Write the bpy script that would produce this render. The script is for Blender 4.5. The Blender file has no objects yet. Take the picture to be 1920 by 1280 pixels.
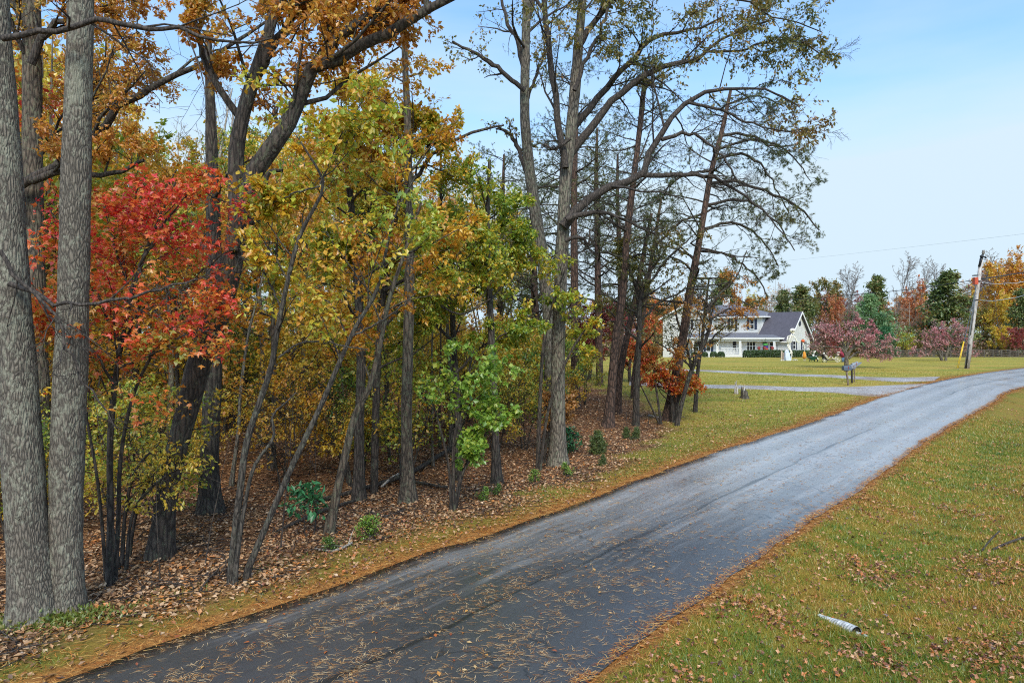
import bpy, math, random
import numpy as np

# ------------------------------------------------------------------ camera, sky, sun, exposure
sc = bpy.context.scene
C = sc.collection
CZ, F, CX, HY = 3.5, 1280.0, 960.0, 628.0        # eye height (m), focal length / centre / horizon in photo pixels
cam_d = bpy.data.cameras.new('camera')
cam_d.sensor_width = 36.0
cam_d.lens = 24.0
cam_d.shift_y = -(640.0 - HY) / 1920.0
cam_d.clip_start, cam_d.clip_end = 0.1, 3000.0
cam = bpy.data.objects.new('camera', cam_d)
cam.location = (0, 0, CZ)
cam.rotation_euler = (math.radians(90), 0, 0)
C.objects.link(cam)
sc.camera = cam

SUN_EL, SUN_AZ = math.radians(44), math.radians(177)   # azimuth clockwise from +Y (north)
w = bpy.data.worlds.new('World')
sc.world = w
w.use_nodes = True
wn = w.node_tree
wn.nodes.clear()
wo = wn.nodes.new('ShaderNodeOutputWorld')
bg = wn.nodes.new('ShaderNodeBackground')
sky = wn.nodes.new('ShaderNodeTexSky')
sky.sky_type = 'NISHITA'
sky.sun_disc = False
sky.sun_elevation, sky.sun_rotation = SUN_EL, SUN_AZ
sky.air_density, sky.dust_density, sky.ozone_density = 1.0, 2.0, 8.0
# thin high cloud veil, thicker toward the horizon, everywhere round the sky
wtc = wn.nodes.new('ShaderNodeTexCoord')
wmap = wn.nodes.new('ShaderNodeMapping'); wmap.inputs['Scale'].default_value = (1.0, 1.0, 5.0)
wnoi = wn.nodes.new('ShaderNodeTexNoise'); wnoi.inputs['Scale'].default_value = 1.6; wnoi.inputs['Detail'].default_value = 6
wsep = wn.nodes.new('ShaderNodeSeparateXYZ')
wmr = wn.nodes.new('ShaderNodeMapRange'); wmr.interpolation_type = 'SMOOTHSTEP'; wmr.inputs['From Min'].default_value = 0.10; wmr.inputs['From Max'].default_value = 0.46
wmr.inputs['To Min'].default_value = 0.93; wmr.inputs['To Max'].default_value = 0.03
wmr2 = wn.nodes.new('ShaderNodeMapRange'); wmr2.inputs['From Min'].default_value = 0.40; wmr2.inputs['From Max'].default_value = 0.64
wmr2.inputs['To Min'].default_value = 0.0; wmr2.inputs['To Max'].default_value = 0.42
wadd = wn.nodes.new('ShaderNodeMath'); wadd.operation = 'ADD'; wadd.use_clamp = True
wmix = wn.nodes.new('ShaderNodeMix'); wmix.data_type = 'RGBA'
wmix.inputs[7].default_value = (2.45, 2.52, 3.02, 1)
L = wn.links.new
L(wtc.outputs['Generated'], wmap.inputs['Vector']); L(wmap.outputs[0], wnoi.inputs['Vector'])
L(wtc.outputs['Generated'], wsep.inputs[0]); L(wsep.outputs['Z'], wmr.inputs['Value'])
L(wnoi.outputs['Fac'], wmr2.inputs['Value']); L(wmr.outputs[0], wadd.inputs[0]); L(wmr2.outputs[0], wadd.inputs[1])
L(wadd.outputs[0], wmix.inputs[0]); L(sky.outputs[0], wmix.inputs[6])
wtint = wn.nodes.new('ShaderNodeMix'); wtint.data_type = 'RGBA'; wtint.blend_type = 'MULTIPLY'; wtint.inputs[0].default_value = 1.0
wtint.inputs[7].default_value = (0.88, 1.06, 1.02, 1)
L(wmix.outputs[2], wtint.inputs[6]); L(wtint.outputs[2], bg.inputs['Color']); bg.inputs['Strength'].default_value = 0.108
L(bg.outputs[0], wo.inputs['Surface'])

sun_d = bpy.data.lights.new('sun', 'SUN')
sun_d.energy = 1.15
sun_d.angle = math.radians(22)
sun_d.color = (1.0, 0.89, 0.74)
sun = bpy.data.objects.new('sun', sun_d)
sun.rotation_euler = (math.radians(90) - SUN_EL, 0, -SUN_AZ + math.pi)   # light travels from the sun's azimuth
C.objects.link(sun)
sc.view_settings.view_transform = 'Standard'
sc.view_settings.look = 'None'
sc.view_settings.exposure = 1.6
sc.view_settings.gamma = 1.0
sc.view_settings.use_curve_mapping = False
sc.render.engine = 'CYCLES'
sc.cycles.max_bounces = 7
sc.cycles.diffuse_bounces = 6
sc.cycles.glossy_bounces = 2
sc.cycles.transmission_bounces = 4
sc.cycles.use_denoising = False
sc.cycles.denoising_prefilter = 'ACCURATE'
sc.cycles.use_adaptive_sampling = False
sc.cycles.filter_width = 1.1
sc.cycles.caustics_reflective = sc.cycles.caustics_refractive = False

rng = np.random.default_rng(11)
random.seed(11)

# ------------------------------------------------------------------ mesh helpers
def lin(h):
    h = h.lstrip('#')
    return tuple(((c / 12.92) if c <= 0.04045 else ((c + 0.055) / 1.055) ** 2.4)
                 for c in (int(h[i:i + 2], 16) / 255 for i in (0, 2, 4))) + (1,)

def np_mesh(name, v, quads=None, tris=None, smooth=False, attrs=None, uv=None):
    me = bpy.data.meshes.new(name)
    v = np.asarray(v, np.float32).reshape(-1, 3)
    parts, tot = [], []
    if quads is not None and len(quads):
        q = np.asarray(quads, np.int32).reshape(-1, 4); parts.append(q.ravel()); tot.append(np.full(len(q), 4, np.int32))
    if tris is not None and len(tris):
        t = np.asarray(tris, np.int32).reshape(-1, 3); parts.append(t.ravel()); tot.append(np.full(len(t), 3, np.int32))
    lo = np.concatenate(parts); tt = np.concatenate(tot)
    me.vertices.add(len(v)); me.vertices.foreach_set('co', v.ravel())
    me.loops.add(len(lo)); me.loops.foreach_set('vertex_index', lo)
    me.polygons.add(len(tt))
    me.polygons.foreach_set('loop_start', np.concatenate([[0], np.cumsum(tt)[:-1]]).astype(np.int32))
    me.polygons.foreach_set('loop_total', tt)
    me.polygons.foreach_set('use_smooth', np.full(len(tt), smooth, bool))
    me.update(calc_edges=True)
    for k, a in (attrs or {}).items():
        at = me.attributes.new(k, 'FLOAT', 'POINT')
        at.data.foreach_set('value', np.asarray(a, np.float32))
    if uv is not None:
        u = me.uv_layers.new(name='UVMap')
        u.data.foreach_set('uv', np.asarray(uv, np.float32)[lo].ravel())
    return me

def link(name, me, mat=None, parent=None, loc=None):
    o = bpy.data.objects.new(name, me)
    C.objects.link(o)
    if mat is not None and me is not None:
        me.materials.append(mat)
    if parent is not None:
        o.parent = parent
    if loc is not None:
        o.location = loc
    return o

def tag(o, label=None, cat=None, group=None, kind=None):
    if label: o['label'] = label
    if cat: o['category'] = cat
    if group: o['group'] = group
    if kind: o['kind'] = kind
    return o

def thing(name, label, cat, loc=(0, 0, 0), rz=0.0, group=None):
    o = bpy.data.objects.new(name, None)
    C.objects.link(o)
    o.empty_display_size = 0.2
    o.location = loc
    o.rotation_euler = (0, 0, rz)
    return tag(o, label, cat, group)

class MB:
    """collects boxes, prisms and tubes into one mesh"""
    def __init__(s): s.v, s.f = [], []
    def add(s, v, f):
        b = len(s.v); s.v += [tuple(p) for p in v]; s.f += [tuple(i + b for i in q) for q in f]; return s
    def box(s, x0, x1, y0, y1, z0, z1):
        return s.add([(x0, y0, z0), (x1, y0, z0), (x1, y1, z0), (x0, y1, z0), (x0, y0, z1), (x1, y0, z1), (x1, y1, z1), (x0, y1, z1)],
                     [(0, 3, 2, 1), (4, 5, 6, 7), (0, 1, 5, 4), (1, 2, 6, 5), (2, 3, 7, 6), (3, 0, 4, 7)])
    def hexa(s, lo, hi):
        return s.add(list(lo) + list(hi), [(0, 3, 2, 1), (4, 5, 6, 7), (0, 1, 5, 4), (1, 2, 6, 5), (2, 3, 7, 6), (3, 0, 4, 7)])
    def slab(s, poly, off):
        n = len(poly); o = np.asarray(off)
        v = [tuple(p) for p in poly] + [tuple(np.asarray(p) + o) for p in poly]
        return s.add(v, [tuple(range(n))[::-1], tuple(range(n, 2 * n))] + [(i, (i + 1) % n, n + (i + 1) % n, n + i) for i in range(n)])
    def tube(s, pts, r, sides=8, cap=True):
        pts = np.asarray(pts, float); r = np.broadcast_to(np.asarray(r, float), (len(pts),))
        v, q = tubes(pts[None], r[None], sides)
        b = len(s.v); s.v += [tuple(p) for p in v]; s.f += [tuple(int(i) + b for i in t) for t in q]
        if cap:
            s.f.append(tuple(b + i for i in range(sides))[::-1]); e = b + (len(pts) - 1) * sides
            s.f.append(tuple(e + i for i in range(sides)))
        return s
    def ball(s, c, r, n=8, m=6):
        c = np.asarray(c, float); r = np.broadcast_to(np.asarray(r, float), (3,))
        v, f = [], []
        for j in range(m + 1):
            th = math.pi * j / m
            for i in range(n):
                a = 2 * math.pi * i / n
                v.append(c + r * (math.sin(th) * math.cos(a), math.sin(th) * math.sin(a), math.cos(th)))
        for j in range(m):
            for i in range(n):
                f.append((j * n + i, (j + 1) * n + i, (j + 1) * n + (i + 1) % n, j * n + (i + 1) % n))
        return s.add(v, f)
    def mesh(s, name, smooth=False):
        me = bpy.data.meshes.new(name); me.from_pydata(s.v, [], s.f)
        if smooth: me.polygons.foreach_set('use_smooth', np.ones(len(me.polygons), bool))
        me.update(); return me
    def build(s, name, mat, parent=None, smooth=False, loc=None):
        return link(name, s.mesh(name, smooth), mat, parent, loc)

def nrm(a): return a / np.maximum(np.linalg.norm(a, axis=-1, keepdims=True), 1e-9)

def tubes(pts, rad, sides):
    M, P, _ = pts.shape
    tan = np.gradient(pts, axis=1); tan = nrm(tan)
    ref = np.where(np.abs(nrm(pts[:, -1] - pts[:, 0])[:, 2:3]) > 0.7, [[1.0, 0.13, 0]], [[0.0, 0.1, 1.0]])[:, None, :]
    u = nrm(np.cross(tan, np.broadcast_to(ref, tan.shape))); vv = np.cross(tan, u)
    a = np.arange(sides) * 2 * np.pi / sides
    ring = pts[:, :, None, :] + rad[:, :, None, None] * (np.cos(a)[None, None, :, None] * u[:, :, None, :] + np.sin(a)[None, None, :, None] * vv[:, :, None, :])
    v = ring.reshape(-1, 3)
    base = (np.arange(M) * P * sides)[:, None, None] + (np.arange(P - 1) * sides)[None, :, None]
    i = np.arange(sides)[None, None, :]; j = (np.arange(sides) + 1) % sides
    q = np.stack([base + i, base + j, base + sides + j, base + sides + i], -1).reshape(-1, 4)
    return v, q

def catmull(p, n):
    p = np.asarray(p, float)
    if len(p) == 2:
        return p[0] + (p[1] - p[0]) * np.linspace(0, 1, n)[:, None]
    d = np.concatenate([[0], np.cumsum(np.linalg.norm(np.diff(p[:, :3], axis=0), axis=1))])
    d /= d[-1]
    q = np.vstack([2 * p[0] - p[1], p, 2 * p[-1] - p[-2]])
    t = np.linspace(0, 1, n); k = np.clip(np.searchsorted(d, t, side='right') - 1, 0, len(p) - 2)
    f = ((t - d[k]) / (d[k + 1] - d[k]))[:, None]
    a, b, c, e = q[k], q[k + 1], q[k + 2], q[k + 3]
    return 0.5 * ((2 * b) + (c - a) * f + (2 * a - 5 * b + 4 * c - e) * f ** 2 + (-a + 3 * b - 3 * c + e) * f ** 3)

def fnoise(p, s, seed=0, oct=3):
    """cheap smooth noise, about 0..1"""
    r = np.random.default_rng(seed); out = 0; amp = 1; tot = 0
    for _ in range(oct):
        acc = 0
        for _ in range(4):
            k = r.normal(size=p.shape[-1]); k = k / np.linalg.norm(k) * r.uniform(.6, 1.4)
            acc = acc + np.sin((p * k).sum(-1) * s * 2.4 + r.uniform(0, 6.28))
        out = out + amp * acc / 4; tot += amp; amp *= .55; s *= 2.1
    return np.clip(0.5 + 0.75 * out / tot, 0, 1)

# ------------------------------------------------------------------ material helpers
def new_mat(name):
    m = bpy.data.materials.new(name); m.use_nodes = True
    nt = m.node_tree; b = nt.nodes['Principled BSDF']
    return m, nt, b

def ND(nt, typ, **kw):
    n = nt.nodes.new('ShaderNode' + typ)
    for k, v in kw.items():
        k2 = k.replace('_', ' ')
        if k in ('blend_type', 'data_type', 'operation', 'attribute_name', 'feature', 'distance', 'noise_dimensions', 'use_clamp', 'wave_type', 'bands_direction'):
            setattr(n, k, v)
        elif hasattr(v, 'links') or isinstance(v, bpy.types.NodeSocket):
            nt.links.new(v, n.inputs[k2])
        else:
            n.inputs[k2].default_value = v
    return n

def ramp(nt, fac, stops, interp='LINEAR'):
    n = nt.nodes.new('ShaderNodeValToRGB'); n.color_ramp.interpolation = interp
    e = n.color_ramp.elements
    while len(e) < len(stops): e.new(0.5)
    for i, (p, c) in enumerate(stops):
        e[i].position = p; e[i].color = c if len(c) == 4 else tuple(c) + (1,)
    nt.links.new(fac, n.inputs[0])
    return n.outputs[0]

def mixc(nt, fac, a, b, mode='MIX'):
    n = nt.nodes.new('ShaderNodeMix'); n.data_type = 'RGBA'; n.blend_type = mode
    for s, v in ((n.inputs[0], fac), (n.inputs[6], a), (n.inputs[7], b)):
        if isinstance(v, bpy.types.NodeSocket): nt.links.new(v, s)
        else: s.default_value = v
    return n.outputs[2]

def mathn(nt, op, a, b=0.0, clamp=False):
    n = nt.nodes.new('ShaderNodeMath'); n.operation = op; n.use_clamp = clamp
    for s, v in ((n.inputs[0], a), (n.inputs[1], b)):
        if isinstance(v, bpy.types.NodeSocket): nt.links.new(v, s)
        else: s.default_value = v
    return n.outputs[0]

def objco(nt, scale=(1, 1, 1)):
    tc = nt.nodes.new('ShaderNodeTexCoord'); mp = nt.nodes.new('ShaderNodeMapping')
    mp.inputs['Scale'].default_value = scale
    nt.links.new(tc.outputs['Object'], mp.inputs['Vector'])
    return mp.outputs[0]

def noise(nt, vec, scale, detail=4, rough=.55):
    return ND(nt, 'TexNoise', Vector=vec, Scale=scale, Detail=float(detail), Roughness=rough).outputs['Fac']

def bump(nt, b, h, strength=.5, dist=.02):
    n = ND(nt, 'Bump', Height=h, Strength=strength, Distance=dist)
    nt.links.new(n.outputs[0], b.inputs['Normal'])

def plain(name, col, rough=.7, var=.12, scale=6., metallic=0., bumpy=0.):
    """painted / plain surface with a little uneven wear"""
    m, nt, b = new_mat(name)
    co = objco(nt)
    n = noise(nt, co, scale, 5)
    c = lin(col) if isinstance(col, str) else col
    lo = tuple(x * (1 - var * 1.6) for x in c[:3]); hi = tuple(min(1, x * (1 + var)) for x in c[:3])
    nt.links.new(ramp(nt, n, [(.3, lo), (.7, hi)]), b.inputs['Base Color'])
    b.inputs['Roughness'].default_value = rough; b.inputs['Metallic'].default_value = metallic
    if bumpy: bump(nt, b, noise(nt, co, scale * 6, 4), bumpy, .01)
    return m

def leaf_mat(name, cols, transl=.4, gloss=.05):
    """leaf colours along a per-leaf random value; thin leaves let light through"""
    m = bpy.data.materials.new(name); m.use_nodes = True
    nt = m.node_tree; nt.nodes.clear()
    at = nt.nodes.new('ShaderNodeAttribute'); at.attribute_name = 'Rnd'
    n = len(cols)
    c = ramp(nt, at.outputs['Fac'], [((i + .5) / n, lin(h)) for i, h in enumerate(cols)])
    d = ND(nt, 'BsdfDiffuse', Color=c); t = ND(nt, 'BsdfTranslucent', Color=c)
    g = ND(nt, 'BsdfGlossy', Roughness=.45, Color=(1, 1, 1, 1))
    m1 = nt.nodes.new('ShaderNodeMixShader'); m1.inputs[0].default_value = transl
    nt.links.new(d.outputs[0], m1.inputs[1]); nt.links.new(t.outputs[0], m1.inputs[2])
    m2 = nt.nodes.new('ShaderNodeMixShader'); m2.inputs[0].default_value = gloss
    nt.links.new(m1.outputs[0], m2.inputs[1]); nt.links.new(g.outputs[0], m2.inputs[2])
    o = nt.nodes.new('ShaderNodeOutputMaterial'); nt.links.new(m2.outputs[0], o.inputs[0])
    return m

def bark_mat(name, dark, light, lichen=None, amt=0., zs=.22, scale=14., bstr=.8):
    m, nt, b = new_mat(name)
    co = objco(nt, (1, 1, zs))
    warp = ND(nt, 'TexNoise', Vector=co, Scale=5., Detail=3.)
    co2 = nt.nodes.new('ShaderNodeVectorMath'); co2.operation = 'MULTIPLY_ADD'
    nt.links.new(warp.outputs['Color'], co2.inputs[0]); co2.inputs[1].default_value = (.12, .12, .12); nt.links.new(co, co2.inputs[2])
    vor = ND(nt, 'TexVoronoi', Vector=co2.outputs[0], Scale=scale, feature='DISTANCE_TO_EDGE').outputs['Distance']
    rid = mathn(nt, 'MULTIPLY', vor, 3.2, True)
    fine = noise(nt, co2.outputs[0], scale * 3, 6, .65)
    h = mathn(nt, 'ADD', mathn(nt, 'MULTIPLY', rid, .7), mathn(nt, 'MULTIPLY', fine, .45))
    c = ramp(nt, h, [(.18, lin(dark)), (.75, lin(light))])
    if lichen:
        ln = noise(nt, objco(nt, (1, 1, .55)), 16., 8, .75)
        ls = noise(nt, objco(nt), 1.3, 2)
        f = ramp(nt, mathn(nt, 'ADD', ln, mathn(nt, 'MULTIPLY', ls, .35)), [(.74 - amt * .3, (0, 0, 0)), (.84 - amt * .3, (1, 1, 1))])
        c = mixc(nt, mathn(nt, 'MULTIPLY', f, .75), c, lin(lichen))
    nt.links.new(c, b.inputs['Base Color']); b.inputs['Roughness'].default_value = .9
    bump(nt, b, h, bstr, .03)
    return m

M = {}
M['bark_lichen'] = bark_mat('bark_lichen', '332f2a', '736b60', '8a8a7a', .24, .24, 34., .7)
M['bark_dark'] = bark_mat('bark_dark', '16120f', '4a413a', '585c4a', .10, .2, 13.)
M['bark_brown'] = bark_mat('bark_brown', '211b17', '64584b', '6a6e58', .18, .2, 14.)
M['bark_grey'] = bark_mat('bark_grey', '26221e', '776e62', '757a66', .18, .2, 16.)
M['bark_pine'] = bark_mat('bark_pine', '1c1511', '604a3e', None, 0, .3, 11.)
M['bark_pale'] = bark_mat('bark_pale', '6b655d', 'b3aba0', None, 0, .3, 12.)
M['bark_bare'] = bark_mat('bark_bare', '57504a', '8a8078', None, 0, .3, 12.)
M['bark_twig'] = bark_mat('bark_twig', '1c1816', '4c443e', None, 0, .3, 20., .3)
PAL = {
    'red': ['b02430', 'd83238', 'e64a3e', 'e8643c', 'e8863a', 'd49c3a', '9c9c3a'],
    'redorange': ['a8271f', 'd2402a', 'de6a30', 'e08a34', 'b5902f', '7d8a2c'],
    'gold': ['9a6426', 'c47f28', 'd8982a', 'e0ae34', 'dcbc42', 'bcae3c'],
    'yellow': ['c08a26', 'dca92a', 'e8c038', 'e0c846', 'c2c040', '9cac3a'],
    'yellowgreen': ['cc8e2a', 'dcac30', 'd8bf3c', 'bcc040', '9cb03c', '7f9c36', '658630'],
    'green': ['a8a838', '8aa23a', '6f9434', '5d8a30', '4b7428', '3f6524'],
    'brightgreen': ['c4bc44', 'acbc46', '94b242', '80a63e', '6e9638', '608834'],
    'olive': ['8a5a2c', 'a07c38', '98883e', '7e7c3a', '6a7236', '5e6a34'],
    'oakorange': ['8a5426', 'b87830', 'd08c36', 'dca242', 'd2ae4a', 'a49644'],
    'maroon': ['6e2628', '8e3434', 'a84644', 'b45e54', '98684a'],
    'pink': ['b05a64', 'cc7882', 'da949a', 'dca8a4', 'c2a094', 'b09c8c'],
    'cedar': ['3c4c26', '4c6032', '5e723c', '728046', '8a824c', '8a6e42'],
    'pine': ['3a4624', '4a5a2e', '586636', '6c6c38', '84743c'],
    'holly': ['4a7048', '628a5a', '7ca06a', '96b47c', 'a8bc88'],
    'laurel': ['1f4a2a', '2c6338', '3a7a48', '4a8c58'],
    'hedge': ['26381a', '334a20', '40592a', '4c6630'],
    'dry': ['8a5a40', 'a87050', 'b98a68', 'c09878', '9a7a5a'],
    'rust': ['a8563a', 'c06a40', 'cc7e48', 'c89058', 'a87858'],
    'tan': ['a06a30', 'b8803c', 'c4924a', 'a87838'],
}
for k, v in PAL.items():
    M['leaf_' + k] = leaf_mat('leaf_' + k, v, .22 if k in ('cedar', 'pine', 'hedge', 'laurel') else .5)

# ------------------------------------------------------------------ terrain
def smooth(a, b, x):
    t = np.clip((x - a) / (b - a), 0, 1); return t * t * (3 - 2 * t)

GY = np.array([-200, 10, 18, 30, 42, 56, 68, 80, 92, 100, 115, 130, 160, 260, 700.])
GZ = np.array([0, 0, 0.03, .28, .60, .80, .76, .62, .44, .28, -.36, -.6, -.6, 1.5, 3.0])
def gbase(x, y):
    y = np.asarray(y, float)
    z = 0
    for dy in (-4, -2, 0, 2, 4): z = z + np.interp(y + dy * np.clip((y - 8) / 30, 0.1, 1), GY, GZ) / 5
    return z + 0 * np.asarray(x, float)

def hit(px, py, g=None):
    """ground point under a photo pixel"""
    g = g or ground
    dx, dz = (px - CX) / F, (HY - py) / F
    lo = 1.0
    ys = np.concatenate([np.arange(1, 60, .05), np.arange(60, 400, .25)])
    z = CZ + dz * ys - g(dx * ys, ys)
    k = np.argmax(z < 0)
    y0, y1 = ys[k - 1], ys[k]; z0, z1 = z[k - 1], z[k]
    y = y0 + (y1 - y0) * z0 / (z0 - z1)
    return np.array([dx * y, y, float(g(np.array(dx * y), np.array(y)))])

def at(px, py, d):
    return np.array([(px - CX) / F * d, d, CZ + (HY - py) / F * d])

LE = [(110, 1280), (300, 1208), (437, 1164), (592, 1114), (700, 1074), (821, 1031), (950, 991), (1042, 960), (1177, 908), (1315, 857), (1407, 828), (1498, 800), (1568, 776), (1640, 750), (1700, 731), (1760, 715), (1830, 702), (1920, 690)]
RE = [(1104, 1280), (1198, 1199), (1333, 1116), (1443, 1031), (1517, 981), (1613, 917), (1704, 850), (1782, 800), (1860, 756), (1920, 726)]
le = np.array([hit(x, y, gbase)[:2] for x, y in LE]); re_ = np.array([hit(x, y, gbase)[:2] for x, y in RE])
dirn = nrm((le[3] - le[0]) + (re_[2] - re_[0]))
le = np.vstack([le[0] - dirn * 16, le[0] - dirn * 8, le[0] - dirn * 3, le]); re_ = np.vstack([re_[0] - dirn * 16, re_[0] - dirn * 8, re_[0] - dirn * 3, re_])
dl = nrm(le[-1] - le[-3])
perp = np.array([dl[1], -dl[0]])
far = [(14, -.6), (34, -3.), (70, -9.)]
re_ = np.vstack([re_, le[-1] + perp * 6.0])
le = np.vstack([le] + [le[-1:] + dl * a - perp * b for a, b in far])
re_ = np.vstack([re_] + [re_[-1:] + dl * a - perp * b for a, b in far])
NS = 240
def arcs(p, n): return catmull(np.c_[p, np.zeros(len(p))], n)[:, :2]
L_ed, R_ed = arcs(le, NS), arcs(re_, NS)
# pair every station on the left edge with the nearest point of the right edge
Rf = arcs(re_, 2400)
idx = np.maximum.accumulate([int(np.argmin(((Rf - p) ** 2).sum(1))) for p in L_ed])
idx = np.clip(np.convolve(np.pad(idx, 8, mode='edge'), np.ones(17) / 17, 'valid'), 0, 2399).astype(int)
R_ed = Rf[idx]
CL = (L_ed + R_ed) / 2
HW = np.linalg.norm(L_ed - R_ed, axis=1) / 2
TN = nrm(np.gradient(CL, axis=0)); NL = np.c_[-TN[:, 1], TN[:, 0]]     # NL points left (towards the woods)
S_al = np.concatenate([[0], np.cumsum(np.linalg.norm(np.diff(CL, axis=0), axis=1))])

def road_coord(x, y):
    """distance off the road edge (negative on it), side (+1 woods side), length along"""
    p = np.stack([np.ravel(x), np.ravel(y)], 1)
    out = np.empty(len(p)); sd = np.empty(len(p)); al = np.empty(len(p))
    for a in range(0, len(p), 20000):
        q = p[a:a + 20000]
        d2 = ((q[:, None, :] - CL[None]) ** 2).sum(2)
        k = d2.argmin(1)
        r = q - CL[k]
        lat = (r * NL[k]).sum(1); lon = (r * TN[k]).sum(1)
        dist = np.hypot(lat, np.where((k == 0) | (k == NS - 1), lon, 0))
        out[a:a + 20000] = dist - HW[k]; sd[a:a + 20000] = np.where(lat >= 0, 1, -1); al[a:a + 20000] = S_al[k] + lon
    sh = np.shape(x)
    return out.reshape(sh), sd.reshape(sh), al.reshape(sh)

def ground(x, y):
    x = np.asarray(x, float); y = np.asarray(y, float)
    d, s, a = road_coord(x, y)
    z = gbase(x, y)
    near = 1 - smooth(26, 40, y)
    left = (s > 0)
    z = z + np.where(left, -.30 * smooth(.8, 4.5, d) * near, 0)
    z = z + np.where(~left, (-.16 * smooth(.3, 1.5, d) + .34 * smooth(1.9, 5.5, d)) * (1 - smooth(45, 60, y)), 0)
    und = (fnoise(np.stack([x, y], -1), .22, 3, 2) - .5) * .3
    z = z + und * smooth(1.5, 7, d) * np.where(left, .9, .35) * (1 - .7 * smooth(30, 50, y))
    return z

def wood_poly():
    pts = [(1085, 950), (1235, 812), (1275, 788), (1215, 752), (1150, 735), (1090, 715), (1040, 700)]
    return np.array([hit(*p, gbase)[:2] for p in pts])
WB = wood_poly()
WP = np.vstack([WB, [[WB[-1][0] - 4, 75], [-30, 95], [-160, 110], [-160, -30], [-14, -8]]])
def woods(x, y):
    """1 in the woods, 0 on the lawn (soft, ragged edge)"""
    x = np.asarray(x, float); y = np.asarray(y, float)
    inside = np.zeros(x.shape, bool); dmin = np.full(x.shape, 1e9)
    n = len(WP)
    for i in range(n):
        (x0, y0), (x1, y1) = WP[i], WP[(i + 1) % n]
        c = ((y0 > y) != (y1 > y)) & (x < (x1 - x0) * (y - y0) / (y1 - y0 + 1e-12) + x0)
        inside ^= c
        t = np.clip(((x - x0) * (x1 - x0) + (y - y0) * (y1 - y0)) / ((x1 - x0) ** 2 + (y1 - y0) ** 2), 0, 1)
        dmin = np.minimum(dmin, np.hypot(x - x0 - t * (x1 - x0), y - y0 - t * (y1 - y0)))
    sd = np.where(inside, dmin, -dmin)
    d, s, a = road_coord(x, y)
    sd = np.minimum(sd, np.where(s > 0, d - .9, -9))
    sd = sd + (fnoise(np.stack([x, y], -1), .9, 5, 3) - .5) * 1.6
    return smooth(-.5, .7, sd)

def grid_axis(segs):
    out = [segs[0][0]]
    for a, b, st in segs:
        n = max(1, int(round((b - a) / st)))
        out += list(np.linspace(a, b, n + 1)[1:])
    return np.array(out)
gx = grid_axis([(-700, -200, 60), (-200, -60, 10), (-60, -24, 1.6), (-24, 26, .36), (26, 60, .7), (60, 140, 4), (140, 300, 20), (300, 900, 75)])
gy = grid_axis([(-40, -4, 3), (-4, 3, .6), (3, 30, .34), (30, 62, .6), (62, 140, 1.8), (140, 300, 20), (300, 900, 75)])
X, Y = np.meshgrid(gx, gy)
D, S, A = road_coord(X, Y)
Z = ground(X, Y)
Z = Z - .10 * smooth(-.05, -.35, D)
wd = woods(X, Y)
# needle drift along both road edges
nd = np.exp(-np.maximum(D, 0) / (np.where(S > 0, .42, .13) * (.35 + 1.3 * fnoise(np.stack([X, Y], -1), .8, 15, 3)))) * (D > -1)
nx, ny = len(gx), len(gy)
ii = (np.arange(ny - 1)[:, None] * nx + np.arange(nx - 1)[None]).ravel()
me = np_mesh('ground', np.stack([X, Y, Z], -1), quads=np.stack([ii, ii + 1, ii + nx + 1, ii + nx], -1), smooth=True,
             attrs={'wood': wd.ravel(), 'needle': nd.ravel(), 'lawn': (smooth(0, 1.5, D) * (S > 0) * smooth(16, 30, Y)).ravel()})
m, nt, b = new_mat('ground_cover')
co = objco(nt)
aw = ND(nt, 'Attribute', attribute_name='wood').outputs['Fac']; an = ND(nt, 'Attribute', attribute_name='needle').outputs['Fac']
big = noise(nt, co, .35, 4); med = noise(nt, co, 2.2, 5, .65); fine = noise(nt, co, 38., 4, .7)
gcol = ramp(nt, mathn(nt, 'ADD', mathn(nt, 'MULTIPLY', big, .7), mathn(nt, 'MULTIPLY', med, .35)),
            [(.36, lin('62782a')), (.47, lin('888632')), (.56, lin('a08838')), (.68, lin('a87c40'))])
al_ = ND(nt, 'Attribute', attribute_name='lawn').outputs['Fac']
hcol = ramp(nt, mathn(nt, 'ADD', mathn(nt, 'MULTIPLY', noise(nt, objco(nt, (.4, 1.6, 1)), .3, 4), .7), mathn(nt, 'MULTIPLY', med, .35)), [(.38, lin('74822f')), (.48, lin('97923c')), (.57, lin('b09c48')), (.68, lin('a88646'))])
gcol = mixc(nt, al_, gcol, hcol)
gcol = mixc(nt, mathn(nt, 'SUBTRACT', .55, mathn(nt, 'MULTIPLY', al_, .3)), gcol, ramp(nt, fine, [(.3, lin('1f1c0e')), (.5, lin('5a5424')), (.75, lin('95803e'))]))
lv = ND(nt, 'TexVoronoi', Vector=co, Scale=15.)
lcol = ramp(nt, lv.outputs['Color'], [(.1, lin('3b2a1e')), (.4, lin('6e4e34')), (.65, lin('92694a')), (.9, lin('b08662'))])
lcol = mixc(nt, .35, lcol, ramp(nt, med, [(.3, lin('3a281e')), (.7, lin('8a6248'))]))
ncol = ramp(nt, noise(nt, objco(nt, (1, 1, 1)), 60., 3, .7), [(.3, lin('5a3a1e')), (.5, lin('9a6a38')), (.75, lin('bb8a52'))])
c = mixc(nt, aw, gcol, lcol)
nf = mathn(nt, 'MULTIPLY', mathn(nt, 'ADD', an, mathn(nt, 'MULTIPLY', mathn(nt, 'SUBTRACT', med, .5), .9), True), .95)
c = mixc(nt, ramp(nt, nf, [(.2, (0, 0, 0)), (.6, (1, 1, 1))]), c, ncol)
nt.links.new(c, b.inputs['Base Color']); b.inputs['Roughness'].default_value = .95
b.inputs['Specular IOR Level'].default_value = .15
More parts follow.
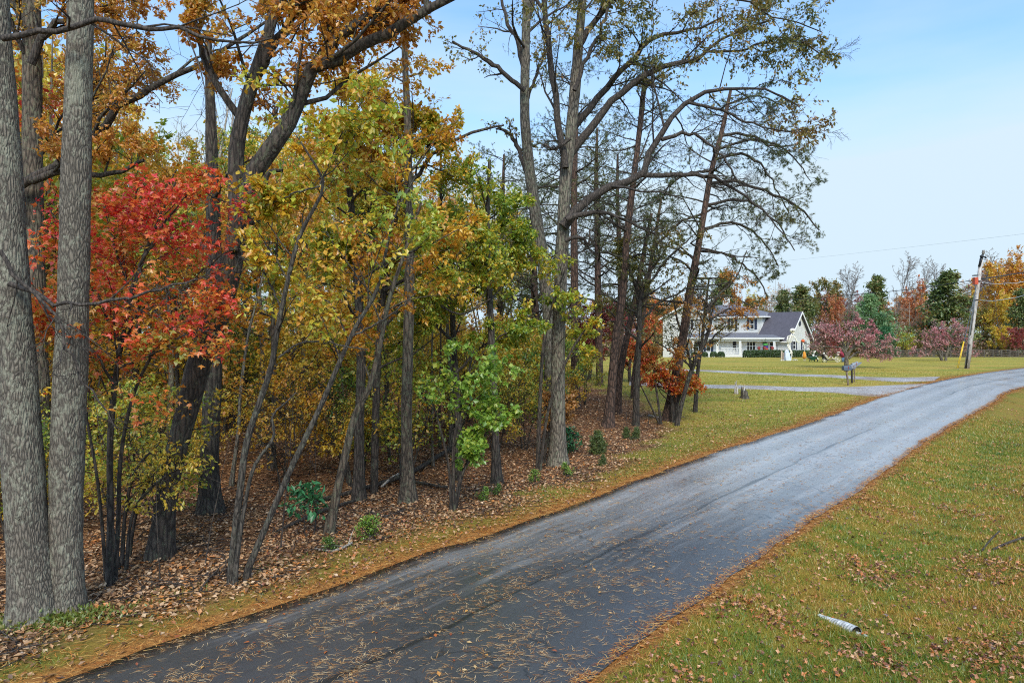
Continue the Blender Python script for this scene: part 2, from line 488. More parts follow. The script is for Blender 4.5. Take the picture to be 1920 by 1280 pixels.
bump(nt, b, mathn(nt, 'ADD', fine, mathn(nt, 'MULTIPLY', lv.outputs['Distance'], .6)), .7, .04)
go = tag(link('ground', me, m), 'olive and tan autumn lawn and leaf covered woodland floor', kind='structure')

# ------------------------------------------------------------------ road
NA = 13
us = np.linspace(0, 1, NA)
edge_w = (fnoise(np.c_[S_al, S_al * 0], 1.3, 8, 3) - .5) * .16
edge_w2 = (fnoise(np.c_[S_al, S_al * 0], 1.3, 9, 3) - .5) * .16
La, Ra = L_ed + NL * edge_w[:, None], R_ed - NL * edge_w2[:, None]
rp = La[:, None] * (1 - us)[None, :, None] + Ra[:, None] * us[None, :, None]
rz = gbase(rp[..., 0], rp[..., 1]) + .018 + .05 * (1 - (2 * us - 1) ** 2)[None]
v = np.concatenate([rp, rz[..., None]], -1).reshape(-1, 3)
# skirt so the edge has thickness
sk = np.concatenate([np.c_[La, rz[:, 0] - .07], np.c_[Ra, rz[:, -1] - .07]])
k = (np.arange(NS - 1)[:, None] * NA + np.arange(NA - 1)[None]).ravel()
q = np.stack([k, k + 1, k + NA + 1, k + NA], -1)
b0 = NS * NA; i = np.arange(NS - 1)
q = np.concatenate([q, np.stack([i * NA, (i + 1) * NA, b0 + i + 1, b0 + i], -1), np.stack([i * NA + NA - 1, b0 + NS + i, b0 + NS + i + 1, (i + 1) * NA + NA - 1], -1)])
uv = np.stack([np.broadcast_to(us[None] * 4.4, (NS, NA)), np.broadcast_to(S_al[:, None], (NS, NA))], -1).reshape(-1, 2)
uv = np.concatenate([uv, np.zeros((2 * NS, 2))])
me = np_mesh('road', v, quads=q, smooth=True, uv=uv)
m, nt, b = new_mat('wet_asphalt')
tc = nt.nodes.new('ShaderNodeTexCoord')
mp = nt.nodes.new('ShaderNodeMapping'); nt.links.new(tc.outputs['UV'], mp.inputs[0]); mp.inputs['Scale'].default_value = (1, .07, 1)
st = noise(nt, mp.outputs[0], 5.5, 6, .65)          # wear streaks along the lane
co = objco(nt)
agg = ND(nt, 'TexVoronoi', Vector=co, Scale=120.).outputs['Distance']
pat = noise(nt, co, .9, 5, .6)
sep = ND(nt, 'SeparateXYZ', Vector=tc.outputs['UV'])
wob = mathn(nt, 'MULTIPLY', mathn(nt, 'SUBTRACT', noise(nt, mp.outputs[0], 7., 4), .5), .3)
seam = mathn(nt, 'ABSOLUTE', mathn(nt, 'SUBTRACT', mathn(nt, 'ADD', sep.outputs['X'], wob), 2.35))
seamf = ramp(nt, seam, [(.016, (1, 1, 1)), (.055, (0, 0, 0))])
seamf = mathn(nt, 'MULTIPLY', seamf, ramp(nt, noise(nt, mp.outputs[0], 1.1, 2), [(.34, (0, 0, 0)), (.42, (1, 1, 1))]))
c = ramp(nt, mathn(nt, 'ADD', mathn(nt, 'MULTIPLY', st, .6), mathn(nt, 'MULTIPLY', pat, .4)), [(.3, (.18, .176, .175, 1)), (.7, (.35, .342, .34, 1))])
c = mixc(nt, .5, c, ramp(nt, ND(nt, 'TexVoronoi', Vector=co, Scale=70.).outputs['Color'], [(.1, (.03, .03, .031, 1)), (.5, (.14, .138, .138, 1)), (.9, (.38, .37, .36, 1))]))
crv = ND(nt, 'TexVoronoi', Vector=ND(nt, 'VectorMath', operation='ADD').outputs[0], Scale=.55, feature='DISTANCE_TO_EDGE')
vm = crv.inputs['Vector'].links[0].from_node
nt.links.new(co, vm.inputs[0]); nt.links.new(ND(nt, 'TexNoise', Vector=co, Scale=2.2, Detail=5.).outputs['Color'], vm.inputs[1])
crack = mathn(nt, 'MULTIPLY', ramp(nt, crv.outputs['Distance'], [(.004, (1, 1, 1)), (.014, (0, 0, 0))]), ramp(nt, noise(nt, co, .25, 3), [(.46, (0, 0, 0)), (.56, (1, 1, 1))]))
seamf = mathn(nt, 'MAXIMUM', seamf, mathn(nt, 'MULTIPLY', crack, .8))
# wheel paths polished paler along both sides of the lane
trk = ND(nt, 'Math', operation='SINE').outputs[0]
nt.links.new(mathn(nt, 'MULTIPLY', mathn(nt, 'ADD', sep.outputs['X'], mathn(nt, 'MULTIPLY', wob, .5)), 2.86), trk.node.inputs[0])
c = mixc(nt, mathn(nt, 'MULTIPLY', mathn(nt, 'MULTIPLY', trk, trk), .5), c, ramp(nt, st, [(.3, (.28, .273, .272, 1)), (.7, (.48, .468, .465, 1))]))
c = mixc(nt, ramp(nt, noise(nt, co, 3.5, 6, .7), [(.55, (0, 0, 0)), (.8, (.35, .35, .35))]), c, (.08, .08, .082, 1))
shade_rng = ND(nt, 'MapRange', Value=mathn(nt, 'ADD', mathn(nt, 'ADD', sep.outputs['Y'], mathn(nt, 'MULTIPLY', sep.outputs['X'], -2.2)), mathn(nt, 'MULTIPLY', mathn(nt, 'SUBTRACT', st, .5), 14.)))  # near lane darker: tree shade painted into the colour along with damp
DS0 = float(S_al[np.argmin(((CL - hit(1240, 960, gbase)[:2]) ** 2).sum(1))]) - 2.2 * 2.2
shade_rng.inputs['From Min'].default_value = DS0 - 4.5; shade_rng.inputs['From Max'].default_value = DS0 + 4.5; shade_rng.inputs['To Min'].default_value = 1.; shade_rng.inputs['To Max'].default_value = 0.
shade_damp = shade_rng.outputs[0]
c = mixc(nt, mathn(nt, 'MULTIPLY', shade_damp, .9), c, (.030, .031, .034, 1))
c = mixc(nt, mathn(nt, 'MULTIPLY', seamf, .8), c, (.012, .012, .013, 1))
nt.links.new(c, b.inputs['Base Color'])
rr = ramp(nt, mathn(nt, 'ADD', mathn(nt, 'MULTIPLY', st, .65), mathn(nt, 'MULTIPLY', pat, .35)), [(.35, (.30, .30, .30)), (.68, (.48, .48, .48))])
nt.links.new(rr, b.inputs['Roughness'])
b.inputs['Specular IOR Level'].default_value = .5
b.inputs['Coat Weight'].default_value = .6
nt.links.new(ramp(nt, pat, [(.35, (.16, .16, .16)), (.7, (.34, .34, .34))]), b.inputs['Coat Roughness'])
bump(nt, b, mathn(nt, 'ADD', agg, mathn(nt, 'MULTIPLY', seamf, -.8)), .22, .004)
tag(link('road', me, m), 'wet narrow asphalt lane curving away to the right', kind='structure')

# ------------------------------------------------------------------ driveways
def strip(name, up, lowr, n, mat, label):
    a = catmull(np.array([hit(x, y) for x, y in up]), n); c = catmull(np.array([hit(x, y) for x, y in lowr]), n)
    ts = np.linspace(0, 1, 7)
    p = a[:, None] * (1 - ts)[None, :, None] + c[:, None] * ts[None, :, None]
    wv = (fnoise(p[..., :2], 1.1, 21, 3) - .5) * .5
    p[:, 0, 1] += wv[:, 0]; p[:, -1, 1] += wv[:, -1]
    d_, s_, _ = road_coord(p[..., 0], p[..., 1])
    p[..., 2] = ground(p[..., 0], p[..., 1]) + .045
    p[:, 0, 2] -= .06; p[:, -1, 2] -= .06
    p[..., 2] -= .25 * smooth(.05, -.3, d_)            # dives under the lane where they meet
    k = (np.arange(n - 1)[:, None] * 7 + np.arange(6)[None]).ravel()
    o = link(name, np_mesh(name, p.reshape(-1, 3), quads=np.stack([k, k + 7, k + 8, k + 1], -1), smooth=True), mat)
    return tag(o, label, kind='structure')
m, nt, b = new_mat('gravel')
co = objco(nt)
gv = ND(nt, 'TexVoronoi', Vector=co, Scale=22.).outputs['Color']
c = ramp(nt, gv, [(.1, lin('75716e')), (.5, lin('9c9896')), (.9, lin('bab7b4'))])
c = mixc(nt, ramp(nt, noise(nt, co, .6, 5, .6), [(.45, (0, 0, 0)), (.68, (1, 1, 1))]), c, lin('7e6e60'))
nt.links.new(c, b.inputs['Base Color']); b.inputs['Roughness'].default_value = .85
bump(nt, b, gv, .6, .03)
M['gravel'] = m
strip('driveway', [(1180, 716), (1340, 721.5), (1496, 725.5), (1590, 725), (1650, 722), (1745, 718)], [(1180, 722.5), (1340, 728), (1496, 733), (1566, 737), (1637, 744), (1690, 737)], 60, M['gravel'], 'pale gravel driveway nearest the camera, crossing the lawn')
strip('driveway', [(1230, 691), (1340, 694.5), (1450, 699), (1540, 702.5), (1623, 706.5), (1700, 707), (1765, 706)], [(1230, 693.5), (1340, 697.5), (1450, 703), (1540, 706.7), (1621, 712), (1690, 716), (1752, 714)], 60, M['gravel'], 'thin pale gravel driveway farther back, leading to the house')

# ------------------------------------------------------------------ tree engine
def walk(start, d, Ln, P, wob, up, rg):
    pts = [start]; step = (Ln / (P - 1))[:, None]
    for _ in range(P - 1):
        d = d + rg.normal(size=d.shape) * wob
        d[:, 2] += up
        d = nrm(d)
        pts.append(pts[-1] + d * step)
    return np.stack(pts, 1)

def spawn(pts, rad, rg, n=6, t0=.2, t1=1., ang=(48, 12), ratio=.5, taper=.4, P=5, wob=.16, up=.0, rr=.55, rmin=.004, flat=0., length=None, drop=None):
    Mn, Pp, _ = pts.shape
    ix = np.repeat(np.arange(Mn), n); K = len(ix)
    t = ((np.tile(np.arange(n), Mn) + rg.random(K)) / n) * (t1 - t0) + t0
    f = t * (Pp - 1); i0 = np.minimum(f.astype(int), Pp - 2); wv = (f - i0)[:, None]
    a, b = pts[ix, i0], pts[ix, i0 + 1]
    start = a * (1 - wv) + b * wv; tan = nrm(b - a)
    r0 = rad[ix, i0] * (1 - wv[:, 0]) + rad[ix, i0 + 1] * wv[:, 0]
    vv = rg.normal(size=(K, 3)); vv[:, 2] *= (1 - flat)
    pp = nrm(vv - (vv * tan).sum(1, keepdims=True) * tan)
    an = np.radians(rg.normal(ang[0], ang[1], K))[:, None]
    d = tan * np.cos(an) + pp * np.sin(an)
    pl = np.linalg.norm(np.diff(pts, axis=1), axis=2).sum(1)[ix]
    Ln = (pl * ratio if length is None else np.full(K, length)) * (1 - taper * t) * rg.uniform(.7, 1.25, K)
    o = walk(start, d, Ln, P, wob, up, rg)
    r1 = np.maximum(r0 * rr * rg.uniform(.7, 1.1, K), rmin)
    r = r1[:, None] * np.linspace(1, .3, P)[None]
    return o, np.maximum(r, rmin * .6)

def in_env(p, env):
    if not env: return np.ones(len(p), bool)
    ok = np.zeros(len(p), bool)
    for c, r in env:
        ok |= (((p - c) / r) ** 2).sum(1) < 1
    return ok

def keep(br, env, frac=.75):
    o, r = br
    if not env: return br
    ok = in_env(o[:, -1], env)
    return o[ok], r[ok]

def leaf_geo(p, d, n, Ls, Ws, kind='oval'):
    d = nrm(d); n = nrm(n - (n * d).sum(1, keepdims=True) * d); s = np.cross(d, n)
    Ls = Ls[:, None]; Ws = Ws[:, None]
    if kind == 'oval':
        vs = [p, p + d * Ls * .45 + s * Ws * .5 + n * Ws * .16, p + d * Ls, p + d * Ls * .45 - s * Ws * .5 + n * Ws * .16]
        tr = [(0, 1, 2), (0, 2, 3)]
    elif kind == 'maple':
        vs = [p, p + d * Ls * .38 + s * Ws * .62 - n * Ws * .12, p + d * Ls * .52 + s * Ws * .17, p + d * Ls - n * Ls * .12,
              p + d * Ls * .52 - s * Ws * .17, p + d * Ls * .38 - s * Ws * .62 - n * Ws * .12]
        tr = [(0, 1, 2), (0, 2, 3), (0, 3, 4), (0, 4, 5)]
    else:                                              # needle
        vs = [p + s * Ws * .5, p + d * Ls, p - s * Ws * .5]
        tr = [(0, 1, 2)]
    k = len(vs); v = np.stack(vs, 1).reshape(-1, 3)
    t = (np.arange(len(p))[:, None, None] * k + np.array(tr)[None]).reshape(-1, 3)
    return v, t, k

def leaves_on(br, rg, n=10, size=.1, aspect=.6, kind='oval', t0=.15, droop=.35, flat=.7, sprd=.03, hgrad=0., hseed=1, nscale=.8, env=None, tuft=1, shift=0.):
    o, _ = br
    Mn, P, _ = o.shape
    if Mn == 0: return np.zeros((0, 3)), np.zeros((0, 3), int), np.zeros(0)
    ix = np.repeat(np.arange(Mn), n); K = len(ix)
    t = rg.uniform(t0, 1.0, K); f = t * (P - 1); i0 = np.minimum(f.astype(int), P - 2); wv = (f - i0)[:, None]
    a, b = o[ix, i0], o[ix, i0 + 1]
    p = a * (1 - wv) + b * wv + rg.normal(size=(K, 3)) * sprd
    tan = nrm(b - a)
    if env:
        ok = in_env(p, env); p, tan = p[ok], tan[ok]; K = len(p)
    base = p
    if tuft > 1:
        p = np.repeat(p, tuft, 0); tan = np.repeat(tan, tuft, 0); K = len(p)
    d = tan * .6 + rg.normal(size=(K, 3)) * .75; d[:, 2] -= droop
    nn = rg.normal(size=(K, 3)) * (1 - flat); nn[:, 2] += .55 + flat * .5
    Ls = size * rg.uniform(.45, 1.35, K)
    v, tr, k = leaf_geo(p, d, nn, Ls, Ls * aspect, kind)
    zz = p[:, 2]; h = (zz - zz.min()) / max(1e-6, np.ptp(zz)) if K else zz
    rv = .45 * fnoise(p, nscale, hseed, 2) + .55 * rg.random(K) + hgrad * (h - .5) + shift
    return v, tr, np.repeat(np.clip(rv, .0, 1.), k)

def merge(lst):
    vs, ts, rs, off = [], [], [], 0
    for v, t, r in lst:
        vs.append(v); ts.append(t + off); rs.append(r); off += len(v)
    return np.concatenate(vs), np.concatenate(ts), np.concatenate(rs)

def path(p, d, n=18):
    """traced stem: (px, py, width_px[, depth offset]) at depth d -> points, radii"""
    w3 = np.array([np.r_[at(q[0], q[1], d + (q[3] if len(q) > 3 else 0)), q[2] * (d + (q[3] if len(q) > 3 else 0)) / F / 2] for q in p])
    r = catmull(w3, n)
    return r[:, :3], np.maximum(r[:, 3], .003)

def ell(px, py, rx, ry, d, dy=None, off=0.):
    """crown envelope from its outline in the photo, at the tree's own distance"""
    d = d + off
    return (at(px, py, d), np.array([rx * d / F, dy if dy else rx * d / F, ry * d / F]))

def add_tree(name, label, cat, base, stems, limbs, levels, bark, lf, env=None, seed=0, group=None, flare=.7, twigmat=None, lumpy=.06, extra=None):
    """stems/limbs: lists of (pts, rad). levels: spawn settings per level. lf: list of (level index, leaf settings, material)"""
    rg = np.random.default_rng(seed + 100)
    t = thing(name, label, cat, tuple(base), group=group)
    base = np.asarray(base)
    for p, r in stems:
        h = np.concatenate([[0], np.cumsum(np.linalg.norm(np.diff(p, axis=0), axis=1))])
        n = max(24, int(h[-1] / .22)); hh = np.linspace(0, h[-1], n)
        pp = np.stack([np.interp(hh, h, p[:, j]) for j in range(3)], 1); r2 = np.interp(hh, h, r)
        pp[0, 2] -= .15
        r2 = r2 * (1 + flare * np.exp(-hh / .28))
        sd = 14 if r2[0] > .05 else 8
        v, q = tubes(pp[None], r2[None], sd)
        c = np.repeat(pp, sd, 0)
        v = c + (v - c) * (1 + lumpy * 2 * (fnoise(v, 3.5, seed + 3, 3) - .5) + flare * .35 * np.exp(-np.repeat(hh, sd) / .22) * (fnoise(v * np.array([1, 1, .15]), 5, seed + 5, 1) - .5))[:, None]
        link('trunk', np_mesh('trunk', v - base, quads=q, smooth=True), bark, t)
    PN = 16
    P0 = [catmull(p, PN) for p, r in stems]; R0 = [np.interp(np.linspace(0, 1, PN), np.linspace(0, 1, len(r)), r) for p, r in stems]
    def kink(p, r):
        s_ = np.linalg.norm(np.diff(p, axis=0), axis=1).sum(); q_ = p.copy(); w_ = np.sin(np.linspace(0, np.pi, len(p)))[:, None]
        q_ += rg.normal(size=p.shape) * w_ * np.array([1, 1, 1]) * min(.05, s_ * .012)
        return q_
    P1 = [kink(catmull(p, PN), r) for p, r in limbs]; R1 = [np.interp(np.linspace(0, 1, PN), np.linspace(0, 1, len(r)), r) for p, r in limbs]
    lv = []
    cur = (np.array(P0), np.array(R0))
    tv, tq, off = [], [], 0
    if limbs:
        lm = (np.array(P1), np.array(R1))
        v, q = tubes(lm[0], lm[1], 10); tv.append(v); tq.append(q + off); off += len(v)
    for i, L_ in enumerate(levels):
        L_ = dict(L_)
        sides = L_.pop('sides', 5 if i == 0 else 3); use_env = L_.pop('env', True)
        only = L_.pop('only', None)
        src = cur
        out = []
        if i >= 2: L_['P'] = 3
        elif i == 1: L_.setdefault('P', 4)
        ln_ = L_.pop('limb', None)
        if L_.get('n', 0) > 0:
            out.append(spawn(*src, rg, **L_))
        if i == 0 and limbs:
            L2 = dict(L_); L2.update(ln_ or {})
            out.append(spawn(*lm, rg, **L2))
        o = np.concatenate([x[0] for x in out]); r = np.concatenate([x[1] for x in out])
        br = keep((o, r), env) if use_env else (o, r)
        lv.append(br)
        if len(br[0]):
            v, q = tubes(br[0], br[1], sides); tv.append(v); tq.append(q + off); off += len(v)
        cur = br
        if i == 0 and limbs and len(levels) > 1:
            pass
    if tv:
        link('branches', np_mesh('branches', np.concatenate(tv) - base, quads=np.concatenate(tq), smooth=True), twigmat or bark, t)
    mats = {}
    for li, st, mk in lf:
        g = leaves_on(lv[li], rg, **st)
        mats.setdefault(mk, []).append(g)
    for mk, gs in mats.items():
        v, tr, rv = merge(gs)
        if len(v):
            link('crown', np_mesh('crown', v - base, tris=tr, attrs={'Rnd': rv}), M[mk], t)
    return t

def gd(px, py): return hit(px, py)

# ------------------------------------------------------------------ the trees one can tell apart, traced along their stems
def off(p, dd): return [(a[0], a[1], a[2], dd * i / (len(p) - 1)) for i, a in enumerate(p)]

# twin grey trunk at the left edge
B = gd(95, 1158); d = B[1]
st = [path([(66, 1175, 78), (58, 1080, 72), (46, 900, 70), (28, 650, 64), (8, 300, 56), (-8, 60, 50), (-25, -250, 42), (-50, -620, 26)], d - .1, 30),
      path([(126, 1172, 62), (123, 1060, 58), (124, 900, 58), (133, 700, 57), (141, 400, 51), (149, 100, 46), (155, -150, 40), (165, -600, 26)], d + .1, 30)]
lim = [path([(18, 532, 11), (60, 548, 9), (110, 572, 7), (200, 566, 6), (290, 548, 4.5), (370, 522, 3)], d - .35, 16),
       path([(0, 470, 8), (30, 520, 7), (80, 565, 6), (110, 600, 5), (150, 700, 4), (200, 770, 3)], d - .5, 16),
       path([(5, 72, 13), (80, 62, 11), (170, 46, 10), (280, 52, 9), (350, 62, 7), (430, 82, 5), (510, 72, 3)], d - .3, 16),
       path([(150, -260, 20), (230, -330, 16), (330, -430, 9)], d, 16), path([(-20, -200, 22), (-120, -300, 14), (-200, -420, 8)], d, 16),
       path([(155, -200, 22), (80, -330, 14), (60, -480, 8)], d + .4, 16)]
add_tree('twin_trunk_tree', 'lichen spotted grey twin trunked tree at the left edge beside the lane', 'tree', B, st, lim,
         [dict(n=5, t0=.78, t1=1., ratio=.16, taper=.2, ang=(55, 10), up=.05, rr=.3, limb=dict(n=8, t0=.15, ratio=.38, rr=.5, ang=(42, 14), up=-.01)),
          dict(n=5, ratio=.5, ang=(45, 15)), dict(n=4, ratio=.55, ang=(45, 15), rmin=.003)],
         M['bark_lichen'], [(2, dict(n=2, size=.11, env=[(at(60, -350, d), np.array([4.5, 4, 2.2]))]), 'leaf_gold')], seed=1, twigmat=M['bark_twig'], flare=.45)
# moss collar at its foot is built with the ground plants below

# brown trunk behind the twins, orange crown over the upper left corner
B = gd(80, 925); d = B[1]
st = [path([(78, 930, 44), (74, 800, 40), (66, 600, 38), (62, 400, 36), (60, 150, 32), (58, -100, 28), (50, -500, 18)], d, 26)]
lim = [path([(34, 395, 20), (28, 360, 18), (60, 330, 17), (110, 300, 16), (180, 245, 15), (250, 180, 13), (330, 140, 11), (420, 95, 8), (500, 40, 5)], d - .5, 16),
       path([(60, 340, 14), (120, 320, 12), (200, 330, 9), (270, 300, 6)], d - .8, 16),
       path([(58, 120, 16), (90, 60, 13), (160, 0, 10), (240, -60, 7)], d - .4, 16),
       path([(58, 60, 16), (20, 0, 12), (-40, -80, 8)], d, 16), path([(56, -100, 18), (140, -200, 13), (240, -260, 8)], d + .3, 16),
       path([(63, 300, 12), (130, 230, 9), (200, 120, 7), (260, 60, 5)], d + 1.2, 16)]
add_tree('oak_tree', 'brown trunked oak with orange leaves behind the grey twin trunks', 'tree', B, st, lim,
         [dict(n=12, t0=.5, t1=1., ratio=.25, taper=.3, ang=(60, 12), up=.03, rr=.35, limb=dict(n=15, t0=.15, ratio=.42, rr=.5, ang=(45, 15), up=.02)),
          dict(n=6, ratio=.5, up=.0), dict(n=5, ratio=.5, rmin=.003)],
         M['bark_brown'], [(2, dict(n=13, size=.10, aspect=.55, flat=.4, hseed=3), 'leaf_oakorange'), (1, dict(n=8, size=.10, aspect=.55, flat=.4, hseed=3), 'leaf_gold')],
         env=[ell(120, 80, 215, 240, d, 3.5), ell(330, 40, 200, 90, d, 2.5), ell(120, 250, 220, 130, d, 2.5), ell(120, -160, 260, 120, d, 3)], seed=2, twigmat=M['bark_dark'])

# the big leaning dark oak that forks
B = gd(302, 1045); d = B[1]
st = [path([(300, 1050, 45.9), (306, 985, 39.1), (322, 880, 37.4), (348, 780, 39.1), (378, 670, 42.5), (408, 590, 42.5), (432, 510, 38.2), (443, 440, 35.7), (446, 385, 32.3), (442, 330, 28.9), (446, 260, 27.2), (465, 180, 24.6), (492, 100, 22.1), (515, 20, 18.7), (540, -80, 16.1), (560, -260, 11.9)], d, 40)]
lim = [path([(446, 300, 20), (446, 260, 20), (465, 180, 20), (492, 100, 18), (515, 20, 16), (540, -80, 14), (560, -260, 10)], d, 18),
       path([(437, 470, 24), (446, 410, 33), (468, 350, 34), (502, 285, 34), (540, 212, 30), (592, 140, 26), (660, 95, 22), (720, 62, 20), (800, 20, 17), (880, -15, 12), (960, -40, 7)], d - .2, 22),
       path([(560, 180, 24), (610, 90, 19), (690, 30, 15), (760, -20, 11)], d + .4, 16),
       path([(450, 220, 15), (400, 150, 12), (370, 60, 9), (350, -40, 6)], d + .6, 16),
       path([(492, 110, 18), (560, 20, 14), (610, -60, 10), (660, -180, 6)], d + .8, 16),
       path([(455, 370, 16), (480, 420, 12), (500, 330, 9), (530, 320, 6)], d + .6, 16),
       path([(540, -80, 17), (480, -200, 12), (430, -300, 7)], d, 16), path([(800, 20, 13), (790, -80, 10), (820, -200, 6)], d, 16)]
add_tree('oak_tree', 'thick dark oak leaning right and forking into two heavy limbs', 'tree', B, st, lim,
         [dict(n=6, t0=.7, t1=1., ratio=.2, taper=.3, ang=(60, 12), up=.03, rr=.25, limb=dict(n=15, t0=.2, ratio=.36, rr=.4, ang=(52, 15), up=.03)),
          dict(n=6, ratio=.5, up=.0), dict(n=5, ratio=.5, rmin=.003)],
         M['bark_dark'], [(2, dict(n=13, size=.10, aspect=.55, flat=.4, hseed=6), 'leaf_oakorange'), (1, dict(n=8, size=.10, aspect=.55, flat=.4, hseed=6), 'leaf_gold')],
         env=[ell(470, 50, 170, 150, d, 3), ell(640, 30, 270, 120, d, 3), ell(580, -100, 300, 120, d, 3)], seed=3, flare=.5)

# straight dark trunk behind the leaning oak
B = gd(394, 962); d = B[1]
add_tree('hickory_tree', 'straight dark trunk just behind the leaning oak, yellow leaves above', 'tree', B,
         [path([(396, 968, 42), (392, 880, 34), (398, 740, 32), (402, 600, 30), (400, 420, 26), (396, 250, 20), (390, 60, 12)], d, 24)], [],
         [dict(n=16, t0=.35, t1=1., ratio=.3, taper=.45, ang=(62, 10), up=.04, rr=.35), dict(n=6, ratio=.5), dict(n=5, ratio=.5, rmin=.003)],
         M['bark_dark'], [(2, dict(n=12, size=.11, hgrad=.2, hseed=8), 'leaf_yellowgreen')], env=[ell(390, 520, 200, 190, d, 3), ell(480, 380, 90, 120, d, 2)], seed=4)

# red maple
B = gd(205, 1100); d = B[1] + .1
st = [path([(205, 1105, 14.0), (207, 960, 11.9), (206, 840, 11.2), (214, 730, 10.5), (228, 640, 9.1), (250, 540, 7.7), (290, 430, 5.6), (330, 340, 2.8)], d, 22),
      path([(214, 1100, 9.8), (222, 980, 8.4), (226, 860, 7.7), (250, 740, 6.3), (300, 640, 4.9), (360, 560, 2.8)], d + .15, 18),
      path([(200, 1102, 7.7), (192, 990, 6.3), (180, 880, 5.6), (150, 720, 4.2), (120, 560, 3.5), (95, 430, 2.1)], d + .3, 18)]
lim = [path([(235, 610, 6.3), (280, 580, 4.9), (350, 540, 3.5), (430, 470, 2.8), (520, 455, 1.4)], d + .2, 16),
       path([(260, 500, 5.6), (310, 420, 4.2), (370, 360, 2.8), (440, 390, 2.1), (492, 412, 1.4)], d - .1, 16),
       path([(220, 690, 5.6), (300, 660, 4.2), (370, 620, 2.8), (430, 640, 1.4)], d - .3, 16),
       path([(214, 720, 5.6), (160, 640, 4.2), (90, 590, 2.8)], d - .3, 16),
       path([(228, 650, 5.6), (180, 540, 4.2), (130, 450, 2.8), (90, 390, 2.1)], d + .3, 16),
       path([(250, 560, 4.9), (210, 450, 3.5), (190, 370, 2.1)], d + .6, 16), path([(270, 480, 4.2), (300, 380, 2.8), (330, 320, 2.1)], d + .5, 16)]
env = [ell(210, 480, 180, 130, d, 1.8), ell(370, 370, 125, 55, d, 1.2), ell(240, 610, 170, 90, d, 1.8), ell(430, 480, 95, 45, d, 1.1),
       ell(360, 560, 110, 90, d, 1.3), ell(90, 600, 75, 190, d, 1.5), ell(250, 720, 150, 80, d, 1.4), ell(340, 660, 130, 70, d, 1.4)]
add_tree('red_maple_tree', 'small red maple with scarlet and orange leaves behind the grey twin trunks', 'tree', B, st, lim,
         [dict(n=11, t0=.3, t1=1., ratio=.34, taper=.3, ang=(60, 14), up=.02, rr=.5, limb=dict(n=9, t0=.15, ratio=.45, ang=(45, 15), rr=.5, up=.0)),
          dict(n=6, ratio=.55, flat=.6, up=-.01), dict(n=4, ratio=.55, flat=.6, rmin=.0025)],
         M['bark_dark'], [(2, dict(n=6, size=.085, aspect=.95, kind='maple', flat=.6, hseed=12, nscale=2.2, hgrad=-.4, sprd=.06, shift=.15), 'leaf_red'),
                          (1, dict(n=6, size=.085, aspect=.95, kind='maple', flat=.6, hseed=12, nscale=2.2, hgrad=-.4, sprd=.08, shift=.15), 'leaf_red')], env=env, seed=5, flare=.25)

# crooked grey multi stem sapling by the lane
B = gd(447, 1092); d = B[1]
st = [path([(433, 1094, 14.8), (438, 1020, 12.6), (450, 920, 12.6), (462, 830, 11.8), (488, 750, 11.1), (508, 690, 10.4), (520, 620, 9.6), (532, 560, 8.9), (553, 470, 8.1), (572, 420, 7.4), (606, 360, 5.9), (607, 335, 5.2), (585, 300, 4.4), (560, 260, 3.0)], d, 34),
      path([(455, 1090, 13.3), (480, 1030, 11.8), (512, 955, 11.1), (540, 890, 11.1), (566, 835, 10.4), (604, 755, 9.6), (636, 680, 8.9), (668, 610, 8.1), (705, 550, 6.7), (722, 480, 5.2), (742, 400, 4.4), (780, 330, 3.0)], d + .1, 30),
      path([(440, 1085, 8.9), (455, 970, 7.4), (474, 880, 6.7), (500, 840, 5.9), (516, 815, 5.2), (508, 780, 4.4), (530, 760, 3.7), (556, 735, 2.2)], d - .1, 22)]
lim = [path([(528, 580, 3.7), (500, 520, 3.0), (470, 490, 2.2), (445, 480, 1.5)], d, 16), path([(522, 670, 4.4), (570, 642, 3.7), (640, 648, 3.0), (690, 655, 2.2)], d, 16),
       path([(660, 630, 4.4), (720, 600, 3.7), (780, 550, 2.2)], d, 16), path([(600, 345, 3.7), (640, 250, 2.2), (680, 190, 1.5)], d, 16),
       path([(600, 350, 3.0), (545, 365, 3.0), (500, 385, 1.5)], d - .2, 16), path([(722, 490, 3.7), (800, 460, 3.0), (860, 430, 1.5)], d - .1, 16)]
add_tree('sapling', 'crooked grey three stemmed sapling at the lane edge, yellow green leaves', 'tree', B, st, lim,
         [dict(n=9, t0=.45, t1=1., ratio=.22, taper=.2, ang=(60, 14), up=.03, rr=.5, limb=dict(n=7, t0=.2, ratio=.45, ang=(45, 15), rr=.5)),
          dict(n=6, ratio=.55, flat=.5), dict(n=4, ratio=.5, flat=.5, rmin=.0025)],
         bark_mat('bark_sapling', '191614', '4e4841', '585a4e', .15, .25, 20.), [(2, dict(n=7, size=.095, hseed=15, flat=.55, shift=-.12), 'leaf_yellowgreen')],
         env=[ell(640, 330, 230, 210, d, 2.2), ell(560, 560, 140, 90, d, 1.2)], seed=6, flare=.3)

# pale leaning stem
B = gd(617, 1000); d = B[1]
add_tree('leaning_tree', 'slim pale brown stem leaning right beside the dark leaved shrub', 'tree', B,
         [path([(615, 1004, 19.2), (630, 930, 16.0), (648, 850, 14.4), (668, 770, 12.8), (690, 735, 11.2), (712, 650, 9.6), (730, 560, 8.0), (760, 470, 6.4), (790, 380, 4.0)], d, 24)], [],
         [dict(n=14, t0=.4, t1=1., ratio=.26, ang=(60, 12), up=.02, rr=.45), dict(n=6, ratio=.55, flat=.5), dict(n=5, ratio=.5, flat=.5, rmin=.0025)],
         M['bark_brown'], [(2, dict(n=9, size=.10, hseed=16), 'leaf_gold')], env=[ell(760, 480, 170, 230, d, 2)], seed=7, flare=.4)
